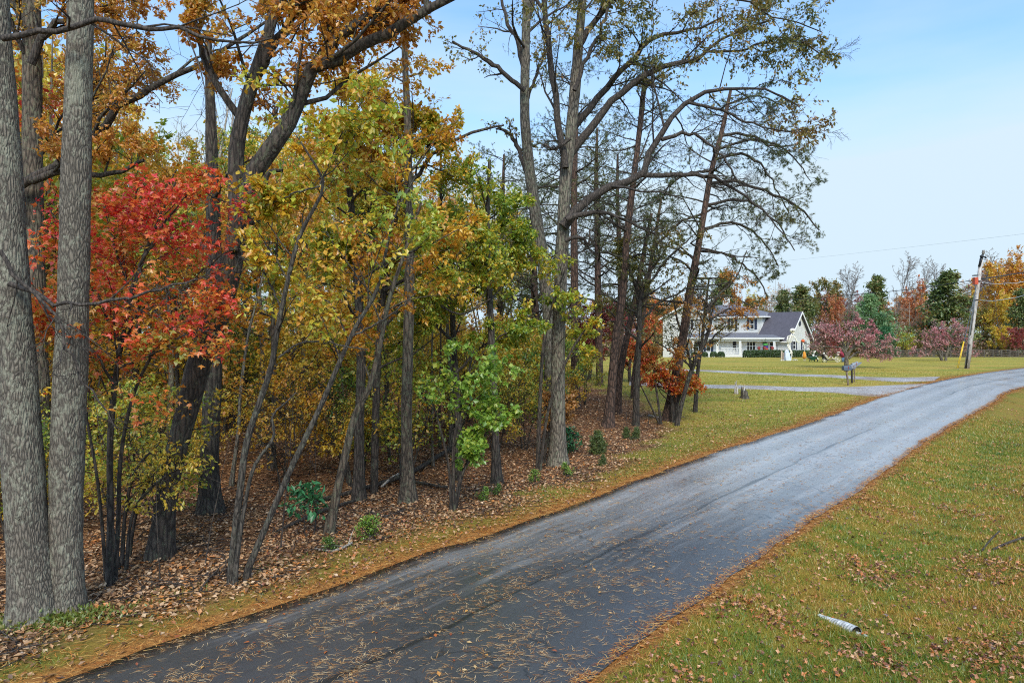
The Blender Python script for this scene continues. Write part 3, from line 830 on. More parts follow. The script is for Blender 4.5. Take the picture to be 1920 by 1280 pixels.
# yellow beech spray low in front
B = gd(652, 905); d = B[1]
add_tree('beech_sapling', 'low beech sapling with a bright yellow spray of leaves left of the straight trunk', 'tree', B,
         [path([(655, 905, 8), (640, 860, 7), (610, 810, 6), (570, 785, 4), (520, 775, 2)], d, 18), path([(657, 905, 7), (650, 860, 6), (648, 820, 5), (670, 800, 4), (695, 790, 2)], d - .4, 16)], [],
         [dict(n=16, t0=.25, t1=1., ratio=.34, ang=(60, 12), up=.0, rr=.5, flat=.7), dict(n=7, ratio=.5, flat=.8, rmin=.0025)],
         M['bark_dark'], [(1, dict(n=7, size=.10, flat=.8, aspect=.5, droop=.5, shift=-.15), 'leaf_yellow'), (0, dict(n=8, size=.1, flat=.8, shift=-.15), 'leaf_yellow')],
         env=[ell(600, 800, 130, 75, d, 1.3)], seed=8, flare=.3)
# yellow shrub at the left between the grey and the dark trunk
B = gd(232, 1068); d = B[1]
add_tree('shrub', 'yellow leaved shrub low between the grey twin trunks and the leaning oak', 'shrub', B,
         [path([(228, 1070, 8), (235, 960, 7), (255, 880, 5), (300, 830, 3)], d + .2, 16), path([(236, 1070, 7), (250, 960, 6), (300, 900, 4), (370, 860, 2)], d - .1, 16),
          path([(224, 1068, 7), (205, 960, 5), (180, 890, 3)], d, 16), path([(240, 1068, 6), (262, 940, 5), (330, 820, 3), (400, 800, 2)], d + .6, 16)], [],
         [dict(n=12, t0=.35, t1=1., ratio=.34, ang=(60, 12), up=.0, rr=.5, flat=.6), dict(n=7, ratio=.5, flat=.7, rmin=.0025)],
         M['bark_dark'], [(1, dict(n=7, size=.075, flat=.7, aspect=.5, droop=.4), 'leaf_yellow'), (0, dict(n=6, size=.075, flat=.7), 'leaf_yellow')],
         env=[ell(280, 870, 140, 95, d, 1.3)], seed=9, flare=.2)

# straight trunk in the middle of the woods
B = gd(765, 942); d = B[1]
st = [path([(766, 946, 28.9), (764, 880, 22.9), (762, 780, 21.2), (765, 650, 20.4), (768, 500, 18.7), (766, 350, 16.1), (764, 220, 13.6), (758, 80, 11.0), (755, -120, 6.8)], d, 28)]
add_tree('hickory_tree', 'straight slim brown trunk in the middle of the woods, bare below', 'tree', B, st, [],
         [dict(n=16, t0=.5, t1=1., ratio=.2, taper=.4, ang=(62, 10), up=.04, rr=.35), dict(n=6, ratio=.5), dict(n=5, ratio=.5, rmin=.003)],
         M['bark_brown'], [(2, dict(n=10, size=.105, hseed=18), 'leaf_gold')], env=[ell(770, 150, 190, 260, d, 2.6)], seed=10)
# dark thin trunk to its left
B = gd(673, 938); d = B[1]
add_tree('hickory_tree', 'thin dark trunk left of the straight brown one', 'tree', B,
         [path([(673, 942, 22), (674, 800, 18), (677, 650, 17), (668, 500, 15), (655, 350, 12), (640, 200, 8)], d, 24)], [],
         [dict(n=16, t0=.42, t1=1., ratio=.24, taper=.4, ang=(60, 10), up=.03, rr=.4), dict(n=6, ratio=.5), dict(n=5, ratio=.5, rmin=.003)],
         M['bark_dark'], [(2, dict(n=16, size=.10, hseed=19, hgrad=-.2), 'leaf_yellow')], env=[ell(640, 330, 210, 240, d, 2.5)], seed=11)

# the big gold and green crown in the centre (dark forked stems)
B = gd(722, 905); d = B[1] - 1.2
B = np.array([(722 - CX) / F * d, d, float(ground(np.array((722 - CX) / F * d), np.array(d)))])
st = [path([(700, 990, 15), (704, 800, 14), (708, 680, 13), (718, 560, 12), (734, 460, 11), (748, 360, 10), (756, 300, 9), (770, 250, 7), (790, 190, 4)], d, 28)]
lim = [path([(748, 355, 9), (775, 335, 8), (805, 300, 7), (850, 265, 6), (905, 242, 5), (945, 235, 3)], d, 16), path([(750, 330, 7), (742, 280, 6), (720, 240, 5), (690, 190, 3)], d + .2, 16),
       path([(806, 298, 5), (798, 250, 4), (780, 215, 3)], d, 16), path([(735, 455, 7), (690, 380, 6), (650, 300, 4), (620, 250, 3)], d - .2, 16),
       path([(720, 545, 7), (770, 520, 6), (830, 500, 4), (890, 440, 3)], d - .3, 16), path([(712, 620, 7), (780, 560, 5), (860, 590, 4), (920, 560, 2)], d - .4, 16),
       path([(728, 490, 6), (660, 470, 5), (600, 480, 3)], d - .4, 16)]
env = [ell(720, 240, 150, 130, d, 1.8), ell(690, 400, 170, 130, d, 1.8), ell(850, 300, 60, 70, d, 1.2), ell(840, 480, 120, 100, d, 1.6), ell(720, 560, 190, 80, d, 1.6)]
add_tree('sassafras_tree', 'dark forked tree carrying the large gold and green crown in the centre', 'tree', B, st, lim,
         [dict(n=22, t0=.35, t1=1., ratio=.28, taper=.3, ang=(60, 14), up=.02, rr=.5, limb=dict(n=14, t0=.15, ratio=.42, ang=(45, 15), rr=.55, up=.01)),
          dict(n=7, ratio=.5, flat=.4), dict(n=5, ratio=.5, flat=.4, rmin=.0025)],
         M['bark_dark'], [(2, dict(n=12, size=.095, hseed=22, flat=.5, nscale=1.2, hgrad=-.45, shift=-.1, env=env), 'leaf_yellowgreen'), (1, dict(n=9, size=.095, hseed=22, flat=.5, nscale=1.2, hgrad=-.55, env=env), 'leaf_yellowgreen')], env=env, seed=12, flare=.3)
# greener companion, right of centre
B = gd(862, 900); d = B[1]
st = [path([(860, 905, 15), (858, 760, 13), (850, 640, 11), (846, 540, 9), (830, 440, 7), (826, 330, 5), (828, 250, 3)], d, 24)]
lim = [path([(848, 560, 6), (890, 540, 5), (940, 500, 4), (985, 450, 2)], d - .3, 16), path([(850, 640, 6), (790, 590, 5), (730, 580, 3)], d - .3, 16), path([(840, 500, 5), (900, 430, 4), (950, 380, 2)], d, 16),
       path([(854, 700, 5), (920, 640, 4), (990, 610, 2)], d - .5, 16)]
env = [ell(900, 420, 130, 150, d, 2), ell(890, 560, 160, 110, d, 2), ell(1000, 540, 60, 90, d, 1.5)]
add_tree('sassafras_tree', 'slender tree with yellow green leaves left of the big grey trunk', 'tree', B, st, lim,
         [dict(n=22, t0=.3, t1=1., ratio=.26, taper=.3, ang=(60, 14), up=.02, rr=.5, limb=dict(n=13, t0=.15, ratio=.45, ang=(45, 15), rr=.55, up=.01)),
          dict(n=7, ratio=.5, flat=.5), dict(n=5, ratio=.5, flat=.5, rmin=.0025)],
         M['bark_dark'], [(2, dict(n=10, size=.10, hseed=24, flat=.6, shift=.06, env=env), 'leaf_yellowgreen')], env=env, seed=13, flare=.3)
# yellow green spray in front of the big trunk
B = gd(1010, 880); d = B[1]
env = [ell(1075, 530, 70, 75, d, 1.2), ell(1040, 470, 50, 90, d, 1.2), ell(1105, 620, 40, 60, d, 1)]
add_tree('sapling', 'thin sapling with a lemon green spray of leaves in front of the big grey trunk', 'tree', B,
         [path([(1008, 882, 8), (1012, 760, 7), (1020, 640, 6), (1040, 560, 5), (1062, 500, 3)], d, 20), path([(1012, 882, 6), (1030, 760, 5), (1070, 660, 4), (1110, 600, 2)], d - .3, 18)], [],
         [dict(n=14, t0=.45, t1=1., ratio=.22, ang=(60, 12), up=.01, rr=.5, flat=.5), dict(n=6, ratio=.5, flat=.7), dict(n=4, ratio=.5, flat=.7, rmin=.0025)],
         M['bark_dark'], [(2, dict(n=6, size=.12, flat=.7, shift=.05, env=env), 'leaf_yellowgreen')], env=env, seed=14, flare=.2)

# small bright green redbud
B = gd(850, 955); d = B[1]
st = [path([(848, 958, 9.0), (850, 880, 7.2), (852, 820, 6.0), (868, 750, 4.8), (880, 690, 3.6), (890, 650, 1.8)], d, 20), path([(853, 956, 6.6), (870, 880, 5.4), (900, 830, 4.2), (940, 770, 2.4)], d + .1, 18),
      path([(846, 955, 6.0), (842, 880, 4.8), (825, 800, 3.6), (800, 720, 1.8)], d - .1, 18), path([(852, 950, 4.8), (862, 900, 4.2), (890, 850, 2.4), (910, 845, 1.2)], d - .2, 14)]
env = [ell(900, 700, 115, 75, d, 1.2), ell(830, 710, 60, 55, d, 1.0), ell(940, 770, 65, 50, d, .9), ell(875, 840, 50, 40, d, .6)]
add_tree('redbud_tree', 'small many stemmed tree with bright green heart leaves near the lane edge', 'tree', B, st, [],
         [dict(n=14, t0=.35, t1=1., ratio=.38, ang=(58, 12), up=.02, rr=.5, flat=.4), dict(n=7, ratio=.5, flat=.6), dict(n=4, ratio=.5, flat=.6, rmin=.0025)],
         M['bark_dark'], [(2, dict(n=4, size=.10, aspect=.85, flat=.6, droop=.5, env=env), 'leaf_brightgreen'), (1, dict(n=4, size=.115, aspect=.85, flat=.6, droop=.5, env=env), 'leaf_brightgreen')], env=env, seed=15, flare=.2)
# thin trunk
B = gd(931, 908); d = B[1]
add_tree('hickory_tree', 'thin dark trunk between the green redbud and the big grey trunk', 'tree', B,
         [path([(932, 912, 19), (928, 800, 14), (924, 680, 13), (918, 560, 12), (914, 430, 9), (918, 300, 6)], d, 24)], [],
         [dict(n=14, t0=.5, t1=1., ratio=.2, ang=(60, 10), up=.03, rr=.4), dict(n=6, ratio=.5), dict(n=4, ratio=.5, rmin=.003)],
         M['bark_dark'], [(2, dict(n=5, size=.13, hseed=27, shift=.1), 'leaf_yellowgreen')], env=[ell(920, 420, 110, 150, d, 2)], seed=16)

# the big grey trunk with far reaching arched limbs
B = gd(1047, 872); d = B[1]
st = [path([(1047, 882, 37.7), (1046, 830, 30.3), (1046, 740, 27.1), (1047, 640, 25.4), (1051, 520, 24.6), (1056, 430, 23.8), (1059, 350, 22.1), (1068, 270, 20.5), (1077, 180, 20.5), (1084, 90, 18.0), (1092, 0, 14.8), (1100, -120, 11.5), (1108, -300, 6.6)], d, 40)]
lim = [path([(1056, 425, 20), (1085, 388, 17), (1120, 362, 15), (1160, 345, 14), (1200, 327, 13), (1240, 252, 11), (1262, 225, 10), (1292, 192, 9), (1340, 170, 7), (1380, 165, 5), (1440, 172, 4), (1500, 200, 3)], d - .2, 24),
       path([(1200, 327, 11), (1240, 330, 9), (1285, 327, 8), (1330, 332, 7), (1375, 352, 5), (1420, 385, 4), (1470, 440, 2)], d - .2, 16),
       path([(1068, 290, 17), (1078, 278, 16), (1125, 215, 14), (1160, 175, 12), (1210, 145, 11), (1255, 120, 9), (1300, 115, 8), (1320, 97, 6), (1380, 60, 4), (1440, 40, 3)], d + .2, 22),
       path([(1074, 240, 15), (1100, 210, 13), (1125, 175, 12), (1170, 130, 10), (1205, 90, 9), (1240, 65, 7), (1300, 60, 5), (1360, 30, 3)], d + .5, 20),
       path([(1060, 315, 14), (1052, 260, 13), (1042, 190, 12), (1034, 120, 11), (1024, 50, 10), (1018, -60, 8), (1000, -200, 5)], d - .3, 18),
       path([(1062, 412, 11), (1085, 402, 10), (1108, 398, 9), (1140, 400, 7), (1176, 416, 5), (1230, 440, 3)], d - .5, 16),
       path([(1060, 452, 8), (1075, 445, 7), (1095, 448, 6), (1104, 462, 5), (1106, 430, 3)], d - .4, 14),
       path([(1240, 262, 8), (1300, 250, 6), (1350, 290, 4), (1390, 350, 3)], d - .5, 16), path([(1290, 192, 6), (1360, 210, 5), (1440, 240, 3), (1530, 245, 2)], d - .3, 16),
       path([(1084, 90, 12), (1130, 20, 10), (1200, -40, 8), (1280, -80, 5)], d, 16), path([(1077, 170, 9), (1110, 90, 7), (1140, 20, 5), (1160, -60, 3)], d - .6, 16),
       path([(1320, 97, 5), (1400, 90, 4), (1480, 70, 3), (1550, 110, 2)], d + .1, 16), path([(1200, -40, 7), (1310, -30, 5), (1430, 20, 3), (1540, 60, 2)], d, 16),
       path([(1070, 260, 6), (1040, 280, 5), (1020, 270, 4)], d - .5, 12), path([(1020, 20, 7), (960, -60, 5), (900, -120, 3)], d - .3, 16)]
env_l = [ell(1240, 40, 330, 110, d, 4), ell(1380, 100, 180, 90, d, 3), ell(1150, -80, 330, 110, d, 4), ell(1080, 40, 100, 110, d, 2.5), ell(1500, 160, 70, 120, d, 2)]
add_tree('tulip_tree', 'tall grey trunk at the wood corner with long arched limbs reaching over the lawn', 'tree', B, st, lim,
         [dict(n=6, t0=.72, t1=1., ratio=.18, taper=.3, ang=(60, 12), up=.03, rr=.35, limb=dict(n=13, t0=.2, ratio=.3, rr=.45, ang=(48, 15), up=.0)),
          dict(n=6, ratio=.5, rmin=.006), dict(n=6, ratio=.6, rmin=.004)],
         M['bark_grey'], [(2, dict(n=4, size=.105, aspect=.5, flat=.3, droop=.6, hseed=30, env=env_l), 'leaf_olive'), (1, dict(n=3, size=.13, aspect=.5, flat=.3, droop=.6, hseed=30, env=env_l), 'leaf_olive')], seed=17, flare=.55, twigmat=M['bark_twig'])
# grey trunk just left and behind
B = gd(1036, 838); d = B[1]
st = [path([(1040, 842, 28), (1034, 700, 25), (1030, 600, 24), (1018, 490, 23), (1004, 400, 22), (993, 320, 20), (984, 220, 18), (985, 120, 17), (988, 0, 15), (995, -160, 10), (1000, -300, 6)], d, 34)]
lim = [path([(990, 330, 9), (965, 265, 8), (945, 245, 6), (930, 242, 4)], d, 14), path([(984, 170, 9), (930, 125, 8), (890, 100, 6), (848, 78, 4)], d - .3, 16), path([(985, 140, 9), (965, 70, 8), (945, 20, 6), (930, -40, 4)], d, 16),
       path([(988, 10, 9), (960, -60, 7), (920, -140, 4)], d, 14), path([(990, 40, 9), (1020, -60, 7), (1060, -160, 4)], d, 14), path([(984, 200, 7), (1010, 130, 5), (1030, 80, 3)], d + .4, 14)]
add_tree('tulip_tree', 'tall grey trunk close behind the left side of the big grey one', 'tree', B, st, lim,
         [dict(n=6, t0=.6, t1=1., ratio=.18, taper=.3, ang=(55, 12), up=.03, rr=.35, limb=dict(n=6, t0=.25, ratio=.36, rr=.5, ang=(45, 15), up=.03)),
          dict(n=4, ratio=.5, rmin=.006), dict(n=3, ratio=.6, rmin=.004)],
         M['bark_grey'], [(2, dict(n=3, size=.11, flat=.3, hseed=31), 'leaf_olive')], seed=18, twigmat=M['bark_twig'])

# pines at the wood corner
def pine(base_px, stem, dd, label, seed, zlo, env=None, n1=30, tuft_n=5, ratio=.2, limbs=[], bark='bark_pine', name='pine_tree', leafmat='leaf_pine', up=-.02, ang=(72, 12)):
    B = gd(*base_px); d = B[1] + dd
    B = np.array([(base_px[0] - CX) / F * d, d, float(ground(np.array((base_px[0] - CX) / F * d), np.array(d)))])
    rs = [path(p, d, 16) for p in limbs]
    return add_tree(name, label, 'tree', B, [path(stem, d, 30)], rs,
        [dict(n=n1, t0=zlo, t1=.99, ratio=ratio, taper=.55, ang=ang, up=up, wob=.14, rr=.38, rmin=.008, P=7, limb=dict(n=8, t0=.25, ratio=.4, up=up, ang=(45, 12))),
         dict(n=7, ratio=.45, ang=(48, 14), up=.02, rmin=.006), dict(n=5, ratio=.5, ang=(45, 14), up=.03, rmin=.004)],
        M[bark], [(2, dict(n=tuft_n, size=.09, aspect=.15, kind='needle', tuft=6, droop=-.1, flat=.1, sprd=.01, t0=.3), leafmat)], env=env, seed=seed, twigmat=M['bark_dark'], flare=.4)
pine((1079, 765), [(1079, 768, 18), (1078, 640, 15), (1077, 500, 14), (1076, 380, 12), (1078, 260, 12), (1082, 160, 8), (1085, 80, 4)], 0, 'straight reddish pine directly behind the big grey trunk', 20, .5, n1=34, tuft_n=4)
pine((1140, 800), [(1139, 806, 22), (1146, 740, 17), (1154, 640, 15), (1168, 550, 14), (1175, 450, 13), (1185, 360, 12), (1195, 280, 10), (1204, 200, 10), (1211, 120, 6)], 0, 'slim reddish pine leaning slightly right of the big grey trunk', 21, .45, n1=34, tuft_n=4)
pine((1256, 788), [(1252, 794, 25), (1265, 720, 19), (1282, 625, 16), (1293, 550, 15), (1307, 475, 13), (1320, 400, 11), (1333, 325, 10), (1355, 240, 9), (1371, 165, 5)], 0, 'leaning pine at the lawn edge with drooping dark branches on its right', 22, .35, n1=38, tuft_n=4, ratio=.22,
     limbs=[[(1350, 255, 6), (1400, 250, 5), (1450, 275, 4), (1500, 270, 2)], [(1338, 300, 6), (1400, 290, 5), (1440, 330, 3), (1480, 400, 2)], [(1328, 345, 7), (1380, 340, 6), (1440, 360, 5), (1500, 390, 4), (1536, 432, 2)],
            [(1322, 385, 6), (1390, 375, 5), (1450, 410, 3), (1490, 470, 2)], [(1316, 430, 6), (1380, 420, 5), (1430, 450, 3), (1460, 500, 2)], [(1344, 280, 5), (1420, 262, 4), (1480, 290, 3), (1520, 340, 1.5)],
            [(1310, 470, 5), (1370, 480, 4), (1420, 520, 3), (1440, 560, 2)], [(1365, 195, 4), (1420, 180, 3), (1470, 200, 2)], [(1335, 320, 5), (1280, 330, 4), (1230, 370, 2)], [(1320, 400, 5), (1270, 420, 4), (1220, 470, 2)]])
pine((1159, 776), [(1157, 780, 14), (1163, 700, 12), (1178, 620, 11), (1195, 540, 10), (1208, 470, 8), (1222, 400, 5)], 0, 'thin dark pine stem beside the slim reddish one', 23, .5, n1=18, tuft_n=3)
pine((1187, 770), [(1187, 775, 11), (1190, 700, 10), (1210, 560, 9), (1228, 450, 7), (1240, 370, 4)], 3., 'faint thin pine farther back over the driveway', 24, .4, n1=22, tuft_n=4)
# more pine tops behind the big trunk
pine((1010, 765), [(1010, 768, 16), (1006, 640, 15), (1000, 500, 13), (998, 400, 10), (1000, 320, 5)], 6., 'pine behind the woods left of the two grey trunks', 25, .35, n1=46, tuft_n=6, ratio=.26)
pine((1125, 740), [(1125, 742, 14), (1122, 600, 13), (1120, 450, 11), (1118, 330, 8), (1120, 240, 4)], 4., 'pine behind the gap right of the big grey trunk', 26, .35, n1=46, tuft_n=6, ratio=.26)

pine((930, 770), [(930, 772, 13), (935, 640, 12), (940, 500, 10), (942, 400, 8), (945, 290, 4)], 9., 'far pine filling the sky gap left of the grey trunks', 27, .3, n1=46, tuft_n=6, ratio=.26)
pine((1050, 755), [(1050, 757, 13), (1052, 620, 12), (1050, 470, 10), (1052, 350, 8), (1055, 255, 4)], 8., 'far pine seen between the two grey trunks', 28, .3, n1=46, tuft_n=6, ratio=.26)
pine((1160, 745), [(1160, 747, 12), (1164, 620, 11), (1162, 480, 10), (1158, 380, 7), (1158, 290, 4)], 7., 'far pine behind the slim reddish pine', 29, .3, n1=42, tuft_n=6, ratio=.24)
# deciduous saplings at the wood corner
def small(base_px, stems, label, seed, leaf, n1=14, n2=6, n3=4, nl=5, size=.1, env=None, dd=0, name='sapling', bark='bark_dark', ratio=.28, flat=.4, shift=0., limbs=[], t0=.4, cat='tree'):
    B = gd(*base_px); d = B[1] + dd
    e = [ell(*q[:4], d, q[4] if len(q) > 4 else None) for q in env] if env else None
    return add_tree(name, label, cat, B, [path(s, d, 20) for s in stems], [path(s, d, 14) for s in limbs],
        [dict(n=n1, t0=t0, t1=1., ratio=ratio, ang=(58, 14), up=.01, rr=.5, flat=flat, limb=dict(n=6, t0=.2, ratio=.4)), dict(n=n2, ratio=.5, flat=flat, rmin=.005), dict(n=n3, ratio=.5, flat=flat, rmin=.003)],
        M[bark], [(2, dict(n=nl, size=size, hseed=seed, flat=.5, shift=shift, env=e), leaf)], env=e, seed=seed, flare=.3, twigmat=M['bark_dark'])
small((1192, 798), [[(1192, 802, 13), (1194, 720, 11), (1198, 640, 10), (1200, 560, 9), (1212, 520, 7), (1240, 480, 4)], [(1200, 560, 6), (1180, 500, 5), (1170, 450, 3)]], 'thin dark tree with brownish olive leaves between the two leaning pines', 40, 'leaf_olive', env=[(1240, 480, 110, 110, 2.5), (1190, 560, 90, 90, 2)], nl=5, size=.11,
      limbs=[[(1200, 600, 5), (1250, 560, 4), (1300, 540, 3), (1370, 530, 2)], [(1204, 545, 5), (1260, 480, 4), (1300, 440, 2)], [(1198, 640, 5), (1150, 590, 3), (1120, 570, 2)]])
small((1270, 798), [[(1268, 802, 9), (1280, 750, 8), (1298, 690, 8), (1322, 640, 7), (1332, 605, 6), (1330, 575, 5), (1318, 560, 3)], [(1326, 580, 5), (1345, 555, 4), (1380, 520, 3), (1400, 470, 2)]], 'crooked thin bare tree bending in front of the white house', 41, 'leaf_oakorange', nl=4, size=.085, n1=14,
      limbs=[[(1330, 600, 4), (1370, 580, 3), (1410, 600, 2)], [(1325, 560, 4), (1370, 555, 3), (1420, 580, 1.5)], [(1310, 665, 4), (1280, 670, 3), (1260, 650, 2)]], env=[(1330, 560, 110, 75, 2), (1290, 620, 60, 60, 1.5)])
small((1303, 772), [[(1303, 775, 8), (1308, 700, 7), (1316, 640, 6), (1322, 580, 5), (1330, 520, 3)], [(1306, 740, 6), (1290, 660, 5), (1270, 600, 4), (1262, 550, 2)]], 'slight tree with brown olive leaves veiling the left half of the house', 47, 'leaf_olive', env=[(1320, 560, 85, 70, 2), (1290, 620, 75, 50, 1.8), (1350, 600, 40, 45, 1.4)], nl=3, size=.09, n1=22, n2=7, t0=.25, ratio=.4,
      limbs=[[(1312, 660, 4), (1350, 620, 3), (1380, 600, 1.5)], [(1318, 600, 4), (1350, 550, 3), (1380, 510, 1.5)], [(1300, 690, 4), (1260, 660, 3), (1230, 640, 1.5)]])
small((1262, 792), [[(1262, 796, 7), (1258, 740, 6), (1240, 700, 5), (1210, 680, 3)], [(1264, 796, 6), (1275, 740, 5), (1290, 720, 4), (1310, 735, 2)]], 'small maple with an orange red fan of leaves before the pines', 42, 'leaf_redorange', env=[(1235, 675, 55, 35, 1.2), (1215, 705, 50, 25, 1.), (1285, 720, 42, 24, .9), (1270, 690, 50, 40, 1)], nl=9, size=.10, n1=22, flat=.6, t0=.3, ratio=.4)
small((1240, 795), [[(1240, 798, 5), (1232, 740, 4), (1225, 690, 3), (1215, 650, 2)], [(1238, 798, 4), (1215, 750, 3), (1200, 720, 2)]], 'thin sapling with sparse orange leaves just left of the leaning pine', 43, 'leaf_tan', env=[(1215, 640, 60, 60, 1.2), (1270, 620, 60, 50, 1.2)], nl=5, size=.09)
small((1020, 868), [[(1018, 870, 6), (1030, 800, 5), (1050, 760, 4), (1070, 745, 2)], [(1022, 870, 5), (1010, 800, 4), (1030, 750, 3)]], 'tan leaved beech twig cluster at the foot of the big grey trunk', 44, 'leaf_tan', env=[(1060, 775, 50, 45, .8), (1085, 760, 30, 30, .7), (1035, 740, 30, 25, .7)], nl=7, size=.085, n1=18, t0=.3)
small((1095, 742), [[(1095, 744, 9), (1092, 690, 8), (1085, 630, 6), (1075, 570, 3)], [(1098, 744, 8), (1110, 680, 6), (1125, 620, 4), (1130, 570, 2)]], 'dark red dogwood behind the big grey trunk', 45, 'leaf_maroon', env=[(1100, 570, 75, 70, 3), (1150, 600, 60, 50, 2.5), (1100, 640, 70, 45, 2.5)], nl=9, size=.13, n1=26, dd=8., name='dogwood_tree')
small((1185, 735), [[(1185, 738, 8), (1180, 690, 6), (1190, 640, 4)], [(1190, 738, 7), (1205, 690, 5), (1215, 650, 3)]], 'red leaved dogwood by the driveway beyond the pines', 46, 'leaf_redorange', env=[(1180, 650, 55, 40, 2.5), (1230, 640, 45, 45, 2)], nl=6, size=.12, n1=20, dd=6., name='dogwood_tree')

# ------------------------------------------------------------------ repeated trees: prototypes with shared meshes
def proto(seed, H=10., crown=(.35, 1.), R=2.2, n1=18, n2=6, n3=5, nl=7, size=.17, trunk_r=.11, ang=(58, 12), up=.03, shape='round', kind='oval', lean=.04, aspect=.6, twig=.006, stems=1, flat=.4, hgrad=0., nsc=.7, leafy=True, tuft=1, wob=.12):
    """returns (trunk mesh, branch mesh, crown mesh) with the foot at the origin"""
    rg = np.random.default_rng(seed)
    P = 16; S, Rr = [], []
    for s in range(stems):
        a = rg.uniform(0, 6.28); tl = lean + (.22 if stems > 1 else 0) * rg.uniform(.5, 1.2)
        dirv = np.array([[math.cos(a) * tl, math.sin(a) * tl, 1.]])
        st = walk(np.array([[math.cos(a) * .08 * (stems > 1), math.sin(a) * .08 * (stems > 1), -.15]]), dirv, np.array([H * rg.uniform(.88, 1.)]), P, .035, .03, rg)
        S.append(st[0]); Rr.append(trunk_r * np.linspace(1, .12, P) * (1 + .5 * np.exp(-np.linspace(0, H, P) / .35)))
    S, Rr = np.array(S), np.array(Rr)
    v, q = tubes(S, Rr, 9 if stems == 1 else 6)
    tm = np_mesh('trunk', v, quads=q, smooth=True)
    cz = (crown[0] + crown[1]) / 2 * H; rz = (crown[1] - crown[0]) / 2 * H * 1.08
    if shape == 'cone':
        br = spawn(S, Rr, rg, n=n1, t0=crown[0], t1=.985, ang=ang, length=R, taper=0., P=6, wob=wob, up=up, rr=.4, rmin=twig * 1.4)
        z0 = br[0][:, 0, 2] / H; k = np.clip((1.02 - z0) / (1.02 - crown[0]), .05, 1)[:, None, None]
        k = k ** .8
        br = (br[0][:, :1] + (br[0] - br[0][:, :1]) * k, br[1])
        env = None
    else:
        br = spawn(S, Rr, rg, n=n1, t0=crown[0], t1=.98, ang=ang, length=R * 1.15, taper=.35, P=6, wob=wob, up=up, rr=.45, rmin=twig * 1.4)
        env = [(np.array([0, 0, cz]), np.array([R * 1.1, R * 1.1, rz]))] if shape == 'round' else None
        br = keep(br, env)
    b2 = keep(spawn(*br, rg, n=n2, ratio=.5, ang=(50, 14), up=up * .6, wob=wob * 1.2, rmin=twig, flat=flat), env)
    b3 = keep(spawn(*b2, rg, n=n3, ratio=.5, ang=(45, 14), up=up * .6, wob=wob * 1.2, rmin=twig * .7, flat=flat, P=2), env)
    vs, qs, o = [], [], 0
    for bb, sd in ((br, 5), (b2, 4), (b3, 3)):
        if len(bb[0]):
            v, q = tubes(bb[0], bb[1], sd); vs.append(v); qs.append(q + o); o += len(v)
    bm_ = np_mesh('branches', np.concatenate(vs), quads=np.concatenate(qs), smooth=True)
    cm = None
    if leafy:
        gs = [leaves_on(b3, rg, n=nl, size=size, aspect=aspect, kind=kind, flat=flat, hgrad=hgrad, hseed=seed, nscale=nsc, sprd=size * .4, tuft=tuft),
              leaves_on(b2, rg, n=max(1, nl // 2), size=size, aspect=aspect, kind=kind, flat=flat, hgrad=hgrad, hseed=seed, nscale=nsc, sprd=size * .4, tuft=tuft)]
        v, t, r = merge(gs)
        cm = np_mesh('crown', v, tris=t, attrs={'Rnd': r})
    return tm, bm_, cm

def place(pr, name, label, cat, loc, s, rz, bark, leaf, group=None, sz=None):
    t = thing(name, label, cat, loc, rz, group)
    t.scale = (s, s, sz or s)
    tm, bm_, cm = pr
    for nm, me, mt in (('trunk', tm, bark), ('branches', bm_, bark), ('crown', cm, leaf)):
        if me is None: continue
        if not len(me.materials): me.materials.append(mt)
        o = bpy.data.objects.new(nm, me); C.objects.link(o); o.parent = t
        o.material_slots[0].link = 'OBJECT'; o.material_slots[0].material = mt
    return t

WT = [proto(201, 10, (.3, 1), 2.2, size=.14, n1=22, nl=9, n3=4), proto(202, 10, (.38, 1), 1.9, size=.135, n1=20, nl=9, n3=4, hgrad=.2), proto(203, 10, (.25, 1), 2.4, size=.14, n1=24, n3=4, nl=9, hgrad=-.25),
      proto(204, 10, (.45, 1), 2.0, size=.17, n1=16, n3=4, nl=6), proto(205, 10, (.5, 1), 1.8, size=.15, n1=12, nl=3)]
US = [proto(211, 3.2, (.12, 1), 1.5, n1=12, size=.10, trunk_r=.03, nl=5, n3=4, stems=3, flat=.6), proto(212, 3.2, (.2, 1), 1.3, n1=16, size=.10, trunk_r=.03, nl=6, n3=4, stems=2, flat=.6), proto(213, 3.2, (.1, 1), 1.7, n1=14, size=.095, trunk_r=.025, nl=4, n3=4, stems=3, flat=.7)]
rg = np.random.default_rng(77)
taken = [np.array(o.location[:2]) for o in C.objects if o.parent is None and o.get('category') == 'tree']
kinds = [('leaf_gold', 'gold'), ('leaf_yellow', 'yellow'), ('leaf_yellowgreen', 'yellow green'), ('leaf_oakorange', 'orange brown'), ('leaf_green', 'green'), ('leaf_redorange', 'red orange')]
n = 0; tries = 0
